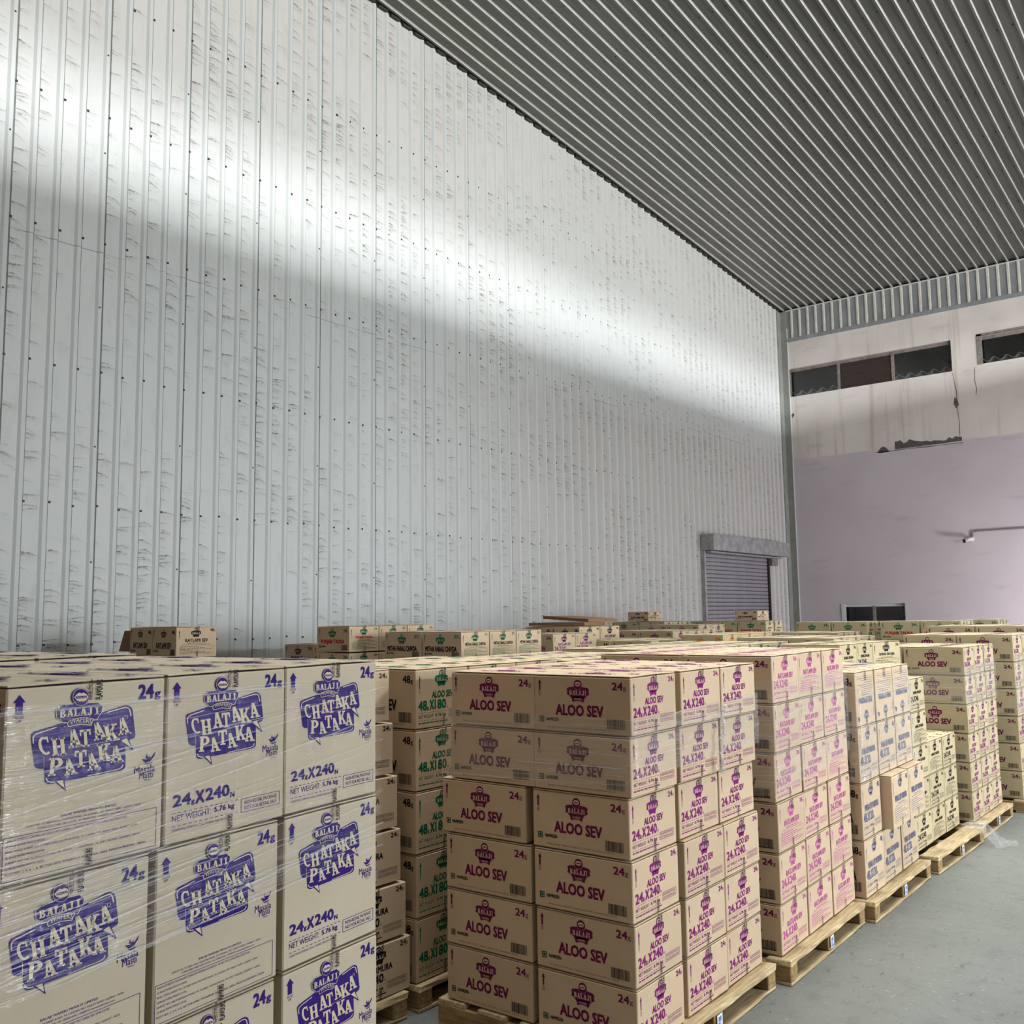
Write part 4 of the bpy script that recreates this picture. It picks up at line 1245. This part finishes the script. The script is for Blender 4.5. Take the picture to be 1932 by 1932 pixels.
def film(X, Y, a, pts, zlo, zhi, label, mat='film', nz=14, step=.03, amp=.005, off=.017, creases=9):
    """pts: local polyline around the load; zlo, zhi functions of the run length fraction"""
    path = []; nrm = []
    for (x0, y0), (x1, y1) in zip(pts, pts[1:]):
        L = math.hypot(x1 - x0, y1 - y0); nrm.append(((y1 - y0) / L, -(x1 - x0) / L, L))
    for si, ((x0, y0), (x1, y1)) in enumerate(zip(pts, pts[1:])):
        nx, ny, L = nrm[si]; n = max(1, int(L / step))
        for q in range(n):
            mx_, my_ = nx, ny
            if q == 0 and si > 0: mx_, my_ = nx + nrm[si - 1][0], ny + nrm[si - 1][1]
            path.append((x0 + (x1 - x0) * q / n, y0 + (y1 - y0) * q / n, mx_, my_))
    path.append((*pts[-1], nx, ny))
    vs, fs = [], []
    for q, (x, y, nx, ny) in enumerate(path):
        t = q / (len(path) - 1)
        for k in range(nz + 1):
            z = zlo(t) + (zhi(t) - zlo(t)) * k / nz
            d = off + amp * (mnoise.noise(Vector((q * .35, z * 16, X))) + .6 * mnoise.noise(Vector((q * .09, z * 45, Y))))
            vs.append((x + nx * d, y + ny * d, z))
    for q in range(len(path) - 1):
        for k in range(nz):
            b = q * (nz + 1) + k
            fs.append((b, b + nz + 1, b + nz + 2, b + 1))
    mi = [0] * len(fs)
    rc = random.Random(len(vs) + nz)
    for c in range(creases):
        a0 = rc.random() * .6; a1 = min(1, a0 + rc.uniform(.25, .6)); v0 = rc.random() ** 1.2; v1 = min(1, max(0, v0 + rc.uniform(-.12, .12)))
        wd = rc.uniform(.0005, .0014) * rc.choice((1, 1, 1, 1.8)); prev = None
        for q in range(int(a0 * (len(path) - 1)), int(a1 * (len(path) - 1)) + 1):
            x, y, nx, ny = path[q]; t = q / (len(path) - 1); u = (t - a0) / (a1 - a0 + 1e-6)
            z = zlo(t) + (zhi(t) - zlo(t)) * (v0 + (v1 - v0) * u) + .004 * mnoise.noise(Vector((q * .3, c, 0)))
            n = len(vs); o1, o2 = off + amp + .001, off + amp + .004
            vs += [(x + nx * o1, y + ny * o1, z - wd), (x + nx * o2, y + ny * o2, z), (x + nx * o1, y + ny * o1, z + wd)]
            if prev is not None:
                fs += [(prev, n, n + 1, prev + 1), (prev + 1, n + 1, n + 2, prev + 2)]; mi += [1, 1]
            prev = n
    o = link('stretch_film', mesh('stretch_film', vs, fs, [mat, 'film_crease'], mi, smooth=True), mw=Matrix.Translation((X, Y, 0)) @ Matrix.Rotation(a, 4, 'Z'))
    return tag(o, label, 'plastic film', 'stretch film around the cartons')


x, y = fwd(-1.92, 1.137, A1)
film(x, y, A1, [(-.5, -.034), (0, -.034), (0, 1.178)], lambda t: 1.07 + .12 * t, lambda t: 1.43 + .20 * t, 'clear stretch film round the tall violet cartons', 'film_streaky', nz=26, creases=46)
film(x, y, A1, [(-.5, -.034), (0, -.034), (0, 1.178)], lambda t: 1.44 + .20 * t, lambda t: 1.70, 'thin upper band of film on the tall violet cartons', 'film', nz=18, off=.024, creases=12)
film(-2.15, 3.402, .028, [(-1.02, 0), (0.012, 0), (.010, 1.247)], lambda t: 1.14 + .02 * t + (.05 if t > .45 else 0), lambda t: 1.44 + .06 * max(0, t - .6), 'clear stretch film with a knot, round the magenta stack', 'film_thick', nz=20)
film(-2.14, 4.79, .045, [(-.6, 0), (0, 0), (0, 1.195)], lambda t: .88 + .14 * t, lambda t: 1.52, 'clear stretch film round the pink stack', 'film_thick', nz=24)
film(-2.14, 6.03, .03, [(-.4, 0), (0.004, 0), (.006, 1.18)], lambda t: .83 + .0 * t, lambda t: 1.40, 'creased stretch film round the slate-blue stack', 'film_thick', nz=26, amp=.008, off=.022)
film(-2.16, 8.69, 0, [(-.5, 0), (0, 0), (0, 1.02)], lambda t: 1.07, lambda t: 1.38 + .05 * t, 'shiny film round the magenta stack past the black one', 'film_thick', nz=16)
film(-2.035, 9.965, 0, [(-.01, 0), (.004, 0), (.004, 1.16)], lambda t: .9, lambda t: 1.45, 'film on the farthest magenta stack', 'film_thick', nz=16)

# twisted rope of film knotted on the magenta stack
mb = MB(); pts = []
for k in range(26):
    t = k / 25
    pts.append((-2.172 + .040 + .006 * math.sin(k * 1.3), 4.215 - .04 * t + .012 * math.sin(k * .9), 1.43 - .30 * t))
for k in range(25):
    r = .006 + .006 * abs(math.sin(k * 1.7)) + (.010 if k > 22 or k < 2 else 0)
    mb.tube([pts[k], pts[k + 1]], r, 6)
o = link('film_knot', mb.me('film_knot', ['film_crease'], True)); tag(o, 'twisted rope of clear film hanging on the magenta stack', 'plastic film')

# loose film lying over a pallet end onto the floor
vs, fs = [], []
nx_, ny_ = 34, 16
for i in range(nx_ + 1):
    for j in range(ny_ + 1):
        u, v = i / nx_, j / ny_
        X_ = -2.17 + .36 * u; Y_ = 8.30 + .30 * v + .10 * u
        h_ = .155 if u < .3 else max(.012, .155 * (1 - (u - .3) / .42))
        nn = mnoise.noise(Vector((i * .28, j * .4, 2))) + .6 * mnoise.noise(Vector((i * .7, j * .8, 5)))
        vs.append((X_ + .01 * nn, Y_ + .02 * nn, max(.006, h_ + .035 * nn * (.4 + v * (1 - v) * 3))))
for i in range(nx_):
    for j in range(ny_):
        if (i > 26 and abs(j - 8) > 8 - (i - 26) * .8): continue
        b = i * (ny_ + 1) + j; fs.append((b, b + ny_ + 1, b + ny_ + 2, b + 1))
o = link('loose_film', mesh('loose_film', vs, fs, ['film_thick'], smooth=True)); tag(o, 'crumpled clear film trailing off a pallet corner onto the concrete floor', 'plastic film')
